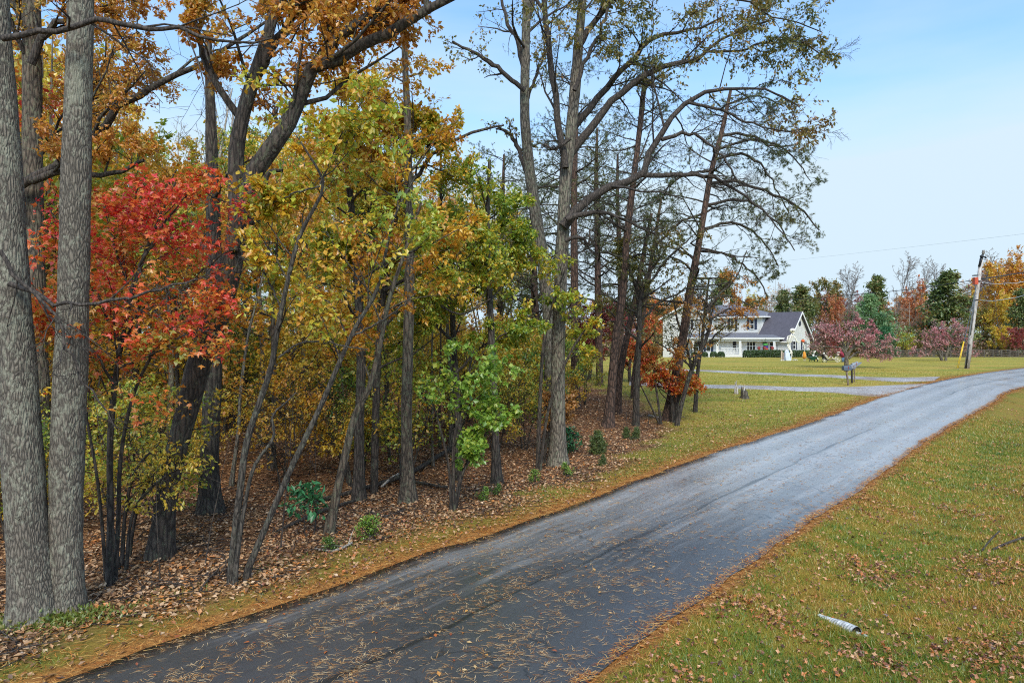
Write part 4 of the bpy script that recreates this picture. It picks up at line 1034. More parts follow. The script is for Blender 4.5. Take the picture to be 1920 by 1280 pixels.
while n < 120 and tries < 6000:
    tries += 1
    px = rg.uniform(-320, 1150); dd = 15 + 62 * rg.random() ** 1.1
    x, y = (px - CX) / F * dd, dd
    if float(woods(np.array(x), np.array(y))) < .9: continue
    if px > 930 and dd < 32: continue
    if 760 < px < 1010 and rg.random() < .5: continue
    if min(math.hypot(x - q[0], y - q[1]) for q in taken) < (1.6 + dd * .03): continue
    yt = np.interp(px, [-320, 0, 300, 450, 600, 760, 880, 1000, 1150], [-100, 20, 290, 270, 240, 300, 380, 400, 480]) + rg.normal() * 45
    H = CZ + (HY - yt) / F * dd - float(ground(np.array(x), np.array(y)))
    H = float(np.clip(H, 5., 24.))
    wts = np.array([.22, .28, .30, .08, .11, .01]) if px < 620 else np.array([.15, .2, .36, .06, .22, .01])
    k = int(rg.choice(6, p=wts))
    s = H / 10.; s_xy = s ** .75
    t = place(WT[int(rg.integers(5))], 'forest_tree', f'slender tree with {kinds[k][1]} leaves standing deep among the woods', 'tree',
              (x, y, float(ground(np.array(x), np.array(y)))), s_xy, rg.uniform(0, 6.28), M[['bark_dark', 'bark_brown', 'bark_grey'][int(rg.integers(3))]], M[kinds[k][0]],
              f'{kinds[k][1]} trees deep in the woods', sz=s)
    taken.append(np.array([x, y])); n += 1
# slim pole trees with only a thin tuft of leaves at the top
PT = [proto(208, 10, (.6, 1), 1.3, size=.12, n1=12, nl=3, n3=3, trunk_r=.055, lean=.07), proto(209, 10, (.66, 1), 1.2, size=.12, n1=10, nl=3, n3=3, trunk_r=.045, lean=.1)]
n = 0; tries = 0
while n < 46 and tries < 6000:
    tries += 1
    px = rg.uniform(-150, 1060); dd = 13.5 + 30 * rg.random()
    x, y = (px - CX) / F * dd, dd
    if float(woods(np.array(x), np.array(y))) < .95 or float(road_coord(np.array([x]), np.array([y]))[0][0]) < 4.: continue
    if min(math.hypot(x - q[0], y - q[1]) for q in taken) < 1.0: continue
    k = int(rg.choice(6, p=[.25, .3, .3, .05, .1, .0])); s = rg.uniform(.7, 1.25)
    place(PT[int(rg.integers(2))], 'pole_tree', f'slim bare stemmed pole tree with a few {kinds[k][1]} leaves among the woods', 'tree', (x, y, float(ground(np.array(x), np.array(y)))), s, rg.uniform(0, 6.28), M[['bark_dark', 'bark_brown', 'bark_grey'][int(rg.integers(3))]], M[kinds[k][0]], f'{kinds[k][1]} pole trees')
    taken.append(np.array([x, y])); n += 1
# low crowned small trees filling the depth of the woods
WL = [proto(206, 7, (.08, 1), 2.2, size=.15, n1=26, nl=6, n3=4, trunk_r=.06, flat=.5), proto(207, 7, (.1, 1), 2.5, size=.15, n1=26, nl=6, n3=4, trunk_r=.06, flat=.6, hgrad=-.2)]
n = 0; tries = 0
while n < 72 and tries < 6000:
    tries += 1
    px = rg.uniform(-260, 1080); dd = 17 + 55 * rg.random()
    x, y = (px - CX) / F * dd, dd
    if float(woods(np.array(x), np.array(y))) < .9: continue
    if px > 720 and rg.random() < .55: continue
    if px > 930 and dd < 32: continue
    if min(math.hypot(x - q[0], y - q[1]) for q in taken) < 1.3: continue
    k = int(rg.choice(6, p=[.16, .36, .34, .02, .11, .01] if px < 650 else [.12, .22, .4, .02, .24, .0]))
    s = rg.uniform(.7, 1.35)
    place(WL[int(rg.integers(2))], 'understory_tree', f'low branched understory tree with {kinds[k][1]} leaves in the woods', 'tree', (x, y, float(ground(np.array(x), np.array(y)))), s, rg.uniform(0, 6.28), M['bark_dark'], M[kinds[k][0]], f'{kinds[k][1]} understory trees')
    taken.append(np.array([x, y])); n += 1
n = 0; tries = 0
while n < 110 and tries < 6000:
    tries += 1
    px = rg.uniform(-250, 1130); dd = 11.5 + 36 * rg.random() ** 1.15
    x, y = (px - CX) / F * dd, dd
    if float(woods(np.array(x), np.array(y))) < .95: continue
    if dd < 17 and px > 330: continue
    if float(road_coord(np.array([x]), np.array([y]))[0][0]) < 5.0: continue
    if min(math.hypot(x - q[0], y - q[1]) for q in taken) < .9: continue
    k = int(rg.choice(6, p=[.14, .36, .30, .0, .18, .02]))
    s = rg.uniform(.5, 1.15) * (1 if dd < 20 else 1.25)
    place(US[int(rg.integers(3))], 'undergrowth_shrub', f'thin many stemmed shrub with {kinds[k][1]} leaves on the woodland floor', 'shrub', (x, y, float(ground(np.array(x), np.array(y)))), s, rg.uniform(0, 6.28), M['bark_dark'], M[kinds[k][0]], f'{kinds[k][1]} undergrowth shrubs')
    taken.append(np.array([x, y])); n += 1

# bare saplings: thin leafless stems on the woodland floor
SP = [proto(221, 3., (.4, 1), .7, n1=7, n2=4, n3=3, trunk_r=.014, leafy=False, twig=.004), proto(222, 3., (.5, 1), .6, n1=5, n2=4, n3=3, trunk_r=.012, leafy=False, twig=.004)]
for (px, py, h, lb) in [(525, 1030, 3.2, 'thin bare whip right of the crooked sapling'), (383, 1062, 2.6, 'thin bare whip right of the leaning oak foot'), (596, 965, 2.3, 'thin bare whip left of the dark leaved shrub'), (25, 1180, 2.4, 'thin bare whip at the far left edge'),
                        (945, 900, 1.4, 'short bare whip right of the green redbud'), (962, 890, 1.2, 'short bare whip left of the big grey trunk'), (1000, 888, 1.6, 'bare whip just left of the big grey trunk foot'), (300, 1088, 2.1, 'bare whip in front of the leaning oak'),
                        (1135, 812, 2.2, 'bare whip left of the slim reddish pine'), (1215, 800, 2.6, 'bare whip between the slim dark tree and the leaning pine'), (1176, 800, 2.0, 'bare whip right of the slim reddish pine')]:
    p = gd(px, py)
    place(SP[(px) % 2], 'bare_sapling', lb, 'sapling', tuple(p), h / 3., px * .7, M['bark_twig'], None)

# pale bare poplars seen through the gap, upper left
PB = proto(231, 16, (.42, 1), 2.6, n1=11, n2=5, n3=4, trunk_r=.2, ang=(28, 8), up=.12, leafy=False, twig=.012, shape='free')
for px, dd, H, lb in [(372, 34, 17.5, 'pale bare tree with upright limbs in the sky gap, left one'), (392, 38, 19., 'pale bare tree with upright limbs in the sky gap, right one'), (330, 42, 18, 'pale bare tree behind the oak limb at upper left')]:
    x = (px - CX) / F * dd
    place(PB, 'bare_poplar', lb, 'tree', (x, dd, float(ground(np.array(x), np.array(dd)))), H / 16, px, M['bark_pale'], None)

# ------------------------------------------------------------------ trees beyond the lawn
FR = [proto(301, 14, (.18, 1), 5., n1=32, n2=6, n3=5, nl=8, size=.40, trunk_r=.2, twig=.015), proto(302, 14, (.12, 1), 4.4, n1=32, n2=6, n3=5, nl=8, size=.38, trunk_r=.2, twig=.015)]
FS = [proto(303, 14, (.2, 1), 4.6, n1=24, n2=6, n3=4, nl=2, size=.26, trunk_r=.18, twig=.02)]
FCd = [proto(304, 13, (.04, 1), 3.6, n1=52, n2=6, n3=4, nl=5, size=.46, aspect=.4, trunk_r=.16, ang=(55, 10), up=.06, shape='cone', twig=.012), proto(305, 13, (.04, 1), 3.2, n1=52, n2=6, n3=4, nl=5, size=.46, aspect=.4, trunk_r=.16, ang=(50, 12), up=.08, shape='cone', twig=.012)]
FB = [proto(306, 17, (.35, 1), 3.4, n1=16, n2=7, n3=5, trunk_r=.2, ang=(28, 9), up=.12, leafy=False, twig=.032, shape='free'), proto(307, 17, (.3, 1), 4., n1=18, n2=7, n3=5, trunk_r=.2, ang=(35, 9), up=.09, leafy=False, twig=.032, shape='free')]
def far_tree(pr, px, ytop, dd, Hp, name, label, bark, leaf, wide=1.0):
    x = (px - CX) / F * dd; g = float(ground(np.array(x), np.array(dd)))
    H = CZ + (HY - ytop) / F * dd - g
    s = H / Hp
    place(pr, name, label, 'tree', (x, dd, g), s * wide, px * .37, M[bark], M[leaf] if leaf else None, sz=s)
far_tree(FCd[0], 1775, 500, 124, 13, 'cedar_tree', 'large dark green cedar left of the utility pole', 'bark_brown', 'leaf_cedar', 1.45)
far_tree(FCd[1], 1632, 512, 130, 13, 'cedar_tree', 'dark olive cedar behind the light green holly', 'bark_brown', 'leaf_cedar', 1.25)
far_tree(FCd[0], 1500, 528, 128, 13, 'cedar_tree', 'dark olive cedar behind the grey roof of the wing', 'bark_brown', 'leaf_cedar', 1.2)
far_tree(FCd[1], 1462, 540, 134, 13, 'cedar_tree', 'dark cedar behind the roof left of the wing gable', 'bark_brown', 'leaf_cedar', 1.2)
far_tree(FR[0], 1535, 514, 150, 14, 'deciduous_tree', 'brown leaved tree with flat top behind the wing gable', 'bark_brown', 'leaf_olive', .9)
far_tree(FB[0], 1575, 493, 148, 17, 'bare_tree', 'bare grey tree with upright limbs right of the house', 'bark_bare', None, 1.0)
far_tree(FB[1], 1605, 500, 152, 17, 'bare_tree', 'shorter bare grey tree beside the upright one right of the house', 'bark_bare', None, .9)
far_tree(FB[1], 1680, 478, 150, 17, 'bare_tree', 'tall bare tree with spreading crown behind the holly', 'bark_bare', None, .9)
far_tree(FB[0], 1708, 486, 146, 17, 'bare_tree', 'bare tree just left of the orange maple top', 'bark_bare', None, .9)
far_tree(FB[0], 1812, 470, 150, 17, 'bare_tree', 'bare tree rising behind the utility pole top', 'bark_bare', None, 1.1)
far_tree(FB[1], 1745, 492, 156, 17, 'bare_tree', 'low bare tree top between the orange maple and the large cedar', 'bark_bare', None, .8)
far_tree(FR[1], 1720, 512, 136, 14, 'maple_tree', 'orange red maple left of the large cedar', 'bark_grey', 'leaf_rust', .6)
far_tree(FS[0], 1705, 560, 128, 14, 'deciduous_tree', 'thinning pinkish tan tree between holly and large cedar', 'bark_pale', 'leaf_dry', 1.0)
far_tree(FR[0], 1566, 545, 136, 14, 'maple_tree', 'russet maple behind the nearer pink dogwood', 'bark_grey', 'leaf_rust', .55)
far_tree(FS[0], 1598, 545, 134, 14, 'deciduous_tree', 'thin brown grey tree between the two dark cedars', 'bark_pale', 'leaf_dry', .9)
far_tree(FR[0], 1872, 478, 140, 14, 'maple_tree', 'tall orange tree right of the pole', 'bark_grey', 'leaf_gold', .8)
far_tree(FR[1], 1915, 458, 138, 14, 'maple_tree', 'tallest orange brown tree at the right edge', 'bark_grey', 'leaf_oakorange', .8)
far_tree(FR[1], 1870, 540, 128, 14, 'hickory_tree', 'golden yellow tree with round top right of the pole', 'bark_grey', 'leaf_yellow', .8)
far_tree(FR[0], 1880, 606, 122, 14, 'hickory_tree', 'low yellow tree over the fence right of the pole', 'bark_grey', 'leaf_yellow', 1.2)
far_tree(FCd[0], 1918, 535, 122, 13, 'cedar_tree', 'dark green cedar at the right edge behind the fence', 'bark_brown', 'leaf_cedar', 1.1)
far_tree(FR[0], 1905, 610, 118, 14, 'dogwood_tree', 'dark maroon small tree at the right edge over the fence', 'bark_brown', 'leaf_maroon', 1.1)
far_tree(FR[1], 1835, 560, 130, 14, 'deciduous_tree', 'muted green brown tree directly behind the pole', 'bark_brown', 'leaf_olive', .8)
far_tree(FR[0], 1690, 620, 120, 14, 'shrub_tree', 'low yellow green tree behind the fence beside the holly', 'bark_brown', 'leaf_yellowgreen', 1.4)
far_tree(FR[1], 1735, 625, 121, 14, 'shrub_tree', 'low brown olive tree behind the fence left of the far dogwood', 'bark_brown', 'leaf_olive', 1.4)
far_tree(FR[1], 1545, 600, 118, 14, 'shrub_tree', 'dark brown bushy tree behind the nearer pink dogwood', 'bark_brown', 'leaf_maroon', 1.2)
far_tree(FR[0], 1425, 548, 138, 14, 'deciduous_tree', 'brown olive tree behind the hip roof', 'bark_brown', 'leaf_olive', .8)
far_tree(FS[0], 1445, 520, 146, 14, 'deciduous_tree', 'thin bare brown tree rising behind the house ridge', 'bark_pale', 'leaf_dry', .8)
far_tree(FCd[1], 1345, 505, 140, 13, 'pine_tree', 'dark evergreen behind the left half of the house', 'bark_brown', 'leaf_cedar', 1.3)
far_tree(FR[1], 1395, 540, 142, 14, 'deciduous_tree', 'yellow olive tree behind the chimney end of the roof', 'bark_brown', 'leaf_yellowgreen', .8)
far_tree(FR[0], 1290, 545, 145, 14, 'deciduous_tree', 'orange brown tree behind the left house gable', 'bark_brown', 'leaf_oakorange', .9)
far_tree(FR[1], 1230, 560, 140, 14, 'maple_tree', 'red maple far back left of the house', 'bark_brown', 'leaf_redorange', .9)
far_tree(FR[0], 1170, 560, 130, 14, 'maple_tree', 'dull red tree far back behind the slim pines', 'bark_brown', 'leaf_maroon', .9)
far_tree(FR[0], 1110, 590, 110, 14, 'deciduous_tree', 'yellow tree far back behind the big grey trunk', 'bark_brown', 'leaf_yellow', .9)
far_tree(FR[1], 1975, 470, 140, 14, 'maple_tree', 'orange tree crown cut by the right edge of the picture', 'bark_brown', 'leaf_gold', .9)
for i, (px, dd) in enumerate([(2050, 130), (2140, 128), (2230, 132)]):
    far_tree(FR[i % 2], px, 490, dd, 14, 'maple_tree', ['gold', 'orange brown', 'olive'][i] + ' tree continuing the far tree line past the right edge', 'bark_brown', ['leaf_gold', 'leaf_oakorange', 'leaf_olive'][i])
# rear row closing the tree line
for i in range(34):
    px = 1100 + i * 32 + rg.normal() * 8; dd = rg.uniform(156, 176); k = int(rg.integers(5))
    yt = np.interp(px, [1100, 1300, 1500, 1600, 1700, 1800, 1850, 1920, 2200], [560, 540, 535, 545, 540, 530, 512, 488, 488]) + rg.normal() * 12
    far_tree((FR + FS)[int(rg.integers(3))], px, yt, dd, 14, 'rear_tree', f'far back {["olive brown", "tan", "orange", "gold", "dull red"][k]} tree filling the tree line behind the lawn trees', 'bark_pale', ['leaf_olive', 'leaf_dry', 'leaf_oakorange', 'leaf_gold', 'leaf_maroon'][k], 1.1)
    o = C.objects[-1].parent or C.objects[-1]
    o['group'] = ['olive brown', 'tan', 'orange', 'gold', 'dull red'][k] + ' trees of the rear tree line'
# ragged brush under the far trees, one mass
bx, by = [], []
for k in range(450):
    px = rg.uniform(1040, 2200); dd = rg.uniform(119, 152)
    bx.append((px - CX) / F * dd); by.append(dd)
bx, by = np.array(bx), np.array(by); bz = ground(bx, by)
p = np.repeat(np.stack([bx, by, bz], 1), 60, 0) + rg.normal(size=(27000, 3)) * [1.4, 1.0, 0] ; p[:, 2] += np.abs(rg.normal(size=27000)) * 2.0
v, t, k = leaf_geo(p, rg.normal(size=p.shape), rg.normal(size=p.shape), np.full(len(p), .52), np.full(len(p), .4))
tag(link('brush', np_mesh('brush', v, tris=t, attrs={'Rnd': np.repeat(np.clip(.6 * fnoise(p, .12, 41, 2) + .4 * rg.random(len(p)), 0, 1), k)}), leaf_mat('leaf_brush', ['6a4a38', '7a5a3a', '7a6a34', '5a5c2c', '8a5a48', '8a7a3a'])), 'tangled brown and olive brush under the far trees', kind='stuff')

# light green holly and the two pink dogwoods on the lawn
HO = proto(311, 8, (.03, 1), 3.0, n1=52, n2=6, n3=4, nl=5, size=.24, trunk_r=.12, ang=(58, 10), up=.05, shape='cone', twig=.01)
def lawn_tree(pr, px, ybase, dd, ytop, Hp, name, label, bark, leaf, wide=1.):
    x = (px - CX) / F * dd; g = float(ground(np.array(x), np.array(dd)))
    s = (CZ + (HY - ytop) / F * dd - g) / Hp
    return place(pr, name, label, 'tree', (x, dd, g), s * wide, px, M[bark], M[leaf], sz=s)
lawn_tree(HO, 1643, 672, 92, 546, 8, 'holly_tree', 'light green cone shaped holly on the lawn behind the nearer dogwood', 'bark_brown', 'leaf_holly', 1.15)
HD = proto(315, 8, (.03, 1), 3.0, n1=46, n2=6, n3=4, nl=5, size=.24, trunk_r=.12, ang=(58, 10), up=.05, shape='cone', twig=.01)
lawn_tree(HD, 1662, 672, 88, 608, 8, 'holly_tree', 'darker green bush at the right foot of the light green holly', 'bark_brown', 'leaf_laurel', 1.25)
def dogwood(bx_, by_, dd, label, seed, envp, stems, limbs, n1=12):
    g = at(bx_, by_, dd); g[2] = float(ground(np.array(g[0]), np.array(g[1])))
    e = [ell(*q, dd, 2.6) for q in envp]
    add_tree('dogwood_tree', label, 'tree', g, [path(s, dd, 16) for s in stems], [path(s, dd, 14) for s in limbs],
        [dict(n=n1, t0=.3, t1=1., ratio=.6, taper=.2, ang=(60, 14), up=.02, rr=.5, rmin=.02, limb=dict(n=10, t0=.15, ratio=.42, ang=(50, 16))), dict(n=7, ratio=.5, flat=.5, rmin=.014), dict(n=5, ratio=.5, flat=.6, rmin=.009)],
        M['bark_grey'], [(2, dict(n=4, size=.13, flat=.7, hseed=seed, nscale=.6, hgrad=-.25, env=e), 'leaf_pink')], env=e, seed=seed, flare=.25, twigmat=M['bark_grey'])
dogwood(1587, 690, 56, 'pink leaved spreading dogwood in front of the house gable', 61,
        [(1590, 640, 85, 50), (1540, 650, 45, 35), (1645, 655, 45, 35), (1585, 610, 50, 30)],
        [[(1587, 692, 8), (1587, 675, 7), (1586, 660, 5.5), (1580, 640, 4), (1572, 615, 2.5), (1567, 597, 1.2)]],
        [[(1588, 668, 6), (1600, 650, 5), (1618, 630, 4), (1635, 615, 2)], [(1586, 665, 5), (1570, 640, 4), (1548, 625, 3), (1528, 615, 2)], [(1592, 672, 4), (1605, 662, 3), (1630, 660, 3), (1665, 655, 2)], [(1586, 650, 4), (1560, 650, 3), (1530, 648, 2), (1500, 640, 1)],
         [(1588, 655, 4), (1595, 620, 3), (1600, 590, 2)], [(1600, 650, 3), (1640, 648, 2), (1672, 640, 1)]])
dogwood(1771, 680, 74, 'pink leaved spreading dogwood just left of the utility pole', 62,
        [(1768, 640, 52, 34), (1730, 655, 36, 16), (1780, 612, 34, 18), (1815, 655, 25, 18)],
        [[(1773, 682, 5), (1774, 668, 4.5), (1778, 652, 3), (1776, 632, 1.5), (1778, 618, .8)], [(1768, 682, 5), (1764, 670, 5), (1752, 650, 4), (1735, 645, 2)]],
        [[(1775, 660, 4), (1795, 640, 3), (1815, 635, 2)], [(1776, 655, 3), (1800, 650, 2), (1830, 655, 1)], [(1765, 668, 3), (1740, 655, 2), (1705, 655, 1)], [(1778, 640, 3), (1760, 615, 2), (1745, 605, 1)], [(1778, 640, 3), (1800, 610, 2), (1812, 600, 1)]])

# ------------------------------------------------------------------ small plants by the lane
LA = proto(401, .95, (.35, 1), .42, n1=5, n2=3, n3=2, nl=4, size=.13, aspect=.45, trunk_r=.012, stems=3, up=.06, flat=.6)
p = gd(575, 1005)
place(LA, 'laurel_shrub', 'small shrub with glossy dark blue green leaves beside the lane', 'shrub', tuple(p), 1.15, .5, M['bark_twig'], M['leaf_laurel'])
CS = proto(402, .9, (.02, 1), .3, n1=60, n2=5, n3=4, nl=3, size=.06, aspect=.2, trunk_r=.012, ang=(50, 10), up=.05, shape='cone', tuft=3, kind='needle', twig=.003)
for px, py, s, lb in [(1121, 852, 1.0, 'small green cedar seedling right of the big grey trunk'), (1175, 822, .55, 'tiny cedar seedling left of the corner saplings'), (1192, 824, .6, 'tiny cedar seedling at the foot of the thin dark tree'), (1130, 872, .4, 'lowest tiny cedar seedling by the grass verge')]:
    place(CS, 'cedar_seedling', lb, 'shrub', tuple(gd(px, py)), s, px, M['bark_twig'], M['leaf_cedar'], sz=s * .95)
HB = proto(403, .8, (.05, 1), .4, n1=10, n2=4, n3=3, nl=3, size=.07, trunk_r=.008, stems=4, flat=.6)
for px, py, s, lf, lb in [(690, 1012, .5, 'leaf_brightgreen', 'lime green weed at the lane edge near the dark leaved shrub'), (620, 1035, .3, 'leaf_green', 'small green weed in front of the dark leaved shrub'), (905, 940, .35, 'leaf_brightgreen', 'low green weed right of the redbud'), (930, 930, .3, 'leaf_green', 'low green weed on the verge'),
                          (1000, 905, .35, 'leaf_brightgreen', 'green weed by the big trunk'), (1065, 893, .4, 'leaf_brightgreen', 'light green weed in front of the big grey trunk'), (1070, 850, .9, 'leaf_laurel', 'green vine clump on the right foot of the big grey trunk'), (8, 800, 1.6, 'leaf_yellow', 'yellow leaved bush at the left edge of the picture'), (60, 1155, .35, 'leaf_tan', 'small tan leaved twig in front of the grey twin trunks')]:
    q = gd(px, max(py, 850))
    place(HB, 'weed', lb, 'plant', tuple(q), s / .8, px, M['bark_twig'], M[lf])
# moss pad at the foot of the twin trunk
q = gd(95, 1160); mv = q + rg.normal(size=(2600, 3)) * [.42, .16, 0]; mv[:, 1] -= .12
mv[:, 2] = ground(mv[:, 0], mv[:, 1]) + np.abs(rg.normal(size=2600)) * .05
v, t, k = leaf_geo(mv, rg.normal(size=mv.shape) + [0, 0, 1.], rg.normal(size=mv.shape), np.full(2600, .06), np.full(2600, .03))
tag(link('moss', np_mesh('moss', v, tris=t, attrs={'Rnd': np.repeat(rg.random(2600), k)}), leaf_mat('leaf_moss', ['6a7a2c', '5a6f26', '7f8a36', '8a8040'])), 'green moss round the foot of the grey twin trunks', kind='stuff')

# ------------------------------------------------------------------ scattered ground cover (real leaves, blades and needles)
def polar(n, a0, a1, r0, r1, pw=1.0):
    """scatter round the viewer's side of the place, thinning with distance"""
    a = np.radians(rg.uniform(a0, a1, n)); u = rg.random(n) ** pw
    r = r0 * (r1 / r0) ** u
    return r * np.sin(a), r * np.cos(a)

def flat_leaves(x, y, z, size, aspect, curl, kind='oval', tilt=.35):
    n = len(x); a = rg.uniform(0, 6.28, n)
    d = np.stack([np.cos(a), np.sin(a), rg.normal(size=n) * tilt], 1); nn = np.stack([rg.normal(size=n) * tilt, rg.normal(size=n) * tilt, np.ones(n)], 1)
    return leaf_geo(np.stack([x, y, z], 1), d, nn, size, size * aspect, kind)

# fallen leaves in the woods
x, y = polar(175000, -52, 22, 6.5, 42, .8)
wv = woods(x, y); dr, sr, _ = road_coord(x, y)
kp = (rg.random(len(x)) < np.where(sr > 0, np.maximum(wv, .10 * (dr > .1)), 0)) & (dr > .05)
x, y = x[kp], y[kp]; sz = rg.uniform(.03, .10, len(x)) * (1 + .4 * smooth(15, 40, np.hypot(x, y)))
z = ground(x, y) + rg.uniform(.004, .045, len(x))
v, t, k = flat_leaves(x, y, z, sz, .62, .2)
rv = np.clip(.35 * fnoise(np.stack([x, y], 1), .8, 51, 2) + .65 * rg.random(len(x)), 0, 1)
tag(link('leaf_litter', np_mesh('leaf_litter', v, tris=t, attrs={'Rnd': np.repeat(rv, k)}), leaf_mat('leaf_litter', ['3a2818', '583e26', '785636', '967048', 'ae8a64', 'c4a684', 'b87636', '84502e'], .1, .06)), 'brown fallen leaves carpeting the woodland floor', kind='stuff')
# fallen leaves on the near verge and lawn
x, y = polar(165000, -20, 48, 4.8, 40, .85)
dr, sr, _ = road_coord(x, y)
cl = fnoise(np.stack([x, y], 1), 1.2, 55, 3)
kp = ((sr < 0) & (dr > .1) & (rg.random(len(x)) < .14 + .9 * smooth(.5, .85, cl))) | ((sr > 0) & (dr > .1) & (rg.random(len(x)) < .22))
x, y = x[kp], y[kp]
z = ground(x, y) + rg.uniform(.015, .055, len(x))
v, t, k = flat_leaves(x, y, z, rg.uniform(.035, .085, len(x)), .6, .2, 'maple', .55)
tag(link('fallen_leaves', np_mesh('fallen_leaves', v, tris=t, attrs={'Rnd': np.repeat(rg.random(len(x)), k)}), leaf_mat('leaf_fallen', ['4a2a1c', '6e4028', '935836', 'ae7848', 'c49a70', 'b86e34'], .15, .06)), 'scattered brown leaves lying on the grass verge', kind='stuff')
# a few leaves on the lane
x, y = polar(900, -45, 40, 5.5, 45, 1.)
dr, sr, _ = road_coord(x, y); kp = dr < -.1; x, y = x[kp], y[kp]
zr = gbase(x, y) + .075
v, t, k = flat_leaves(x, y, zr, rg.uniform(.04, .08, len(x)), .6, .2, 'oval', .15)
tag(link('fallen_leaves', np_mesh('fallen_leaves', v, tris=t, attrs={'Rnd': np.repeat(rg.random(len(x)), k)}), leaf_mat('leaf_lane', ['8a4a2c', 'a8602f', 'c08a40', 'b89a6a'], .1, .06)), 'few single leaves lying on the wet lane', kind='stuff')

# grass blades
def blades(x, y, hgt, wid, mat_, label, name='grass', lean=.55):
    n = len(x); z = ground(x, y)
    a = rg.uniform(0, 6.28, n); d = np.stack([np.cos(a) * lean, np.sin(a) * lean, np.ones(n)], 1) + rg.normal(size=(n, 3)) * [.25, .25, .1]
    b_ = rg.uniform(0, 6.28, n); nn = np.stack([np.cos(b_), np.sin(b_), np.full(n, .3)], 1)
    v, t, k = leaf_geo(np.stack([x, y, z - .01], 1), d, nn, hgt, wid, 'needle')
    P2 = np.stack([x, y], 1)
    rv = np.clip(.34 * np.clip((fnoise(P2, .45, 61, 3) - .5) * 1.7 + .5, 0, 1) + .30 * np.clip((fnoise(P2, 2.6, 62, 2) - .5) * 1.6 + .5, 0, 1) + .46 * rg.random(n) - .05 - .16 * np.exp(-((road_coord(x, y)[0] - 1.7) / .6) ** 2) * (x > 0), 0, 1)
    return tag(link(name, np_mesh(name, v, tris=t, attrs={'Rnd': np.repeat(rv, k)}), mat_), label, kind='stuff')
gm = leaf_mat('leaf_grass', ['42641e', '5e8228', '7c8a2e', '9e9438', 'bc9a42', 'c48e46', '9a6638'], .35, .05)
x, y = polar(360000, 0, 50, 4.6, 34, .75)
dr, sr, _ = road_coord(x, y)
kp = (sr < 0) & (dr > .10 + .25 * rg.random(len(x))); x, y = x[kp], y[kp]; r = np.hypot(x, y)
blades(x, y, rg.uniform(.03, .10, len(x)) * (.6 + .8 * fnoise(np.stack([x, y], 1), 2.6, 64, 2)) * (1 + .3 * smooth(8, 30, r)), np.clip(.005 + r * .0006, .006, .02), gm, 'short olive and tan grass on the near right verge')
x, y = polar(150000, -8, 44, 14, 62, .9)
dr, sr, _ = road_coord(x, y); wv = woods(x, y)
kp = (sr > 0) & (dr > .25) & (rg.random(len(x)) > wv) ; x, y = x[kp], y[kp]; r = np.hypot(x, y)
py_ = HY + (CZ - ground(x, y)) / y * F; px_ = CX + x / y * F
dv = ((py_ > np.interp(px_, [1180, 1340, 1496, 1590, 1690], [715, 721, 725, 724, 720])) & (py_ < np.interp(px_, [1180, 1340, 1496, 1566, 1637, 1690], [723, 728.5, 733.5, 737.5, 744, 740]))) | \
     ((py_ > np.interp(px_, [1230, 1340, 1540, 1623, 1765], [691, 694, 702, 706, 706])) & (py_ < np.interp(px_, [1230, 1340, 1540, 1621, 1690, 1752], [694, 698, 707, 712, 716, 714])))
kp = ~dv; x, y, r = x[kp], y[kp], r[kp]
blades(x, y, rg.uniform(.04, .09, len(x)), np.clip(.003 + r * .0008, .008, .04), leaf_mat('leaf_lawn', ['547024', '74842e', '949038', 'a89c44', 'b09a48', 'a28242'], .35, .05), 'mown yellow green grass of the house lawn')
q0, q1 = hit(1530, 1158), hit(1612, 1200)
tq = rg.random(2600); gx_ = q0[0] + (q1[0] - q0[0]) * tq + rg.normal(size=2600) * .05; gy_ = q0[1] + (q1[1] - q0[1]) * tq - np.abs(rg.normal(size=2600)) * .10 - .05
blades(gx_, gy_, rg.uniform(.05, .12, 2600), np.full(2600, .008), gm, 'long grass growing round the culvert pipe end')
# green grass tufts along the woods side verge
x, y = polar(60000, -48, 25, 7, 26, .9)
dr, sr, _ = road_coord(x, y); tf = fnoise(np.stack([x, y], 1), 1.6, 71, 3)
kp = (sr > 0) & (dr > .35) & (dr < 1.9) & (tf > .55 - .1 * smooth(5, 15, y)); x, y = x[kp], y[kp]
blades(x, y, rg.uniform(.04, .10, len(x)), np.full(len(x), .010), leaf_mat('leaf_verge', ['5a7a2a', '6f8a34', '8a9038', 'a08a40'], .35, .05), 'green grass tufts on the verge between lane and woods')

# pine needles
def needles(x, y, z, ang, ln, wd, mat_, label):
    n = len(x); d = np.stack([np.cos(ang), np.sin(ang), rg.normal(size=n) * .03], 1); nn = np.tile([0, 0, 1.], (n, 1)) + rg.normal(size=(n, 3)) * .1
    s = np.cross(d, nn); p = np.stack([x, y, z], 1)
    bend = rg.normal(size=n)[:, None] * .06 * ln[:, None]
    vs = [p - s * wd[:, None] / 2, p + s * wd[:, None] / 2, p + d * ln[:, None] * .5 + s * (bend + wd[:, None] / 2), p + d * ln[:, None] * .5 + s * (bend - wd[:, None] / 2), p + d * ln[:, None]]
    v = np.stack(vs, 1).reshape(-1, 3); b_ = np.arange(n)[:, None] * 5
    t = np.concatenate([b_ + [0, 1, 2], b_ + [0, 2, 3], b_ + [3, 2, 4]])
    return tag(link('pine_needles', np_mesh('pine_needles', v, tris=t, attrs={'Rnd': np.repeat(rg.random(n), 5)}), mat_), label, kind='stuff')
nm = leaf_mat('leaf_needle', ['8a5a2e', 'b0783e', 'c09460', 'd0ac7c', 'd8be94'], .1, .06)
x, y = polar(92000, -52, 42, 5.2, 36, .95)
dr, sr, al = road_coord(x, y)
cl = fnoise(np.stack([x, y], 1), 1.5, 81, 3) * .6 + fnoise(np.stack([dr * 2.2, al * .12], 1), 1.2, 83, 2) * .6
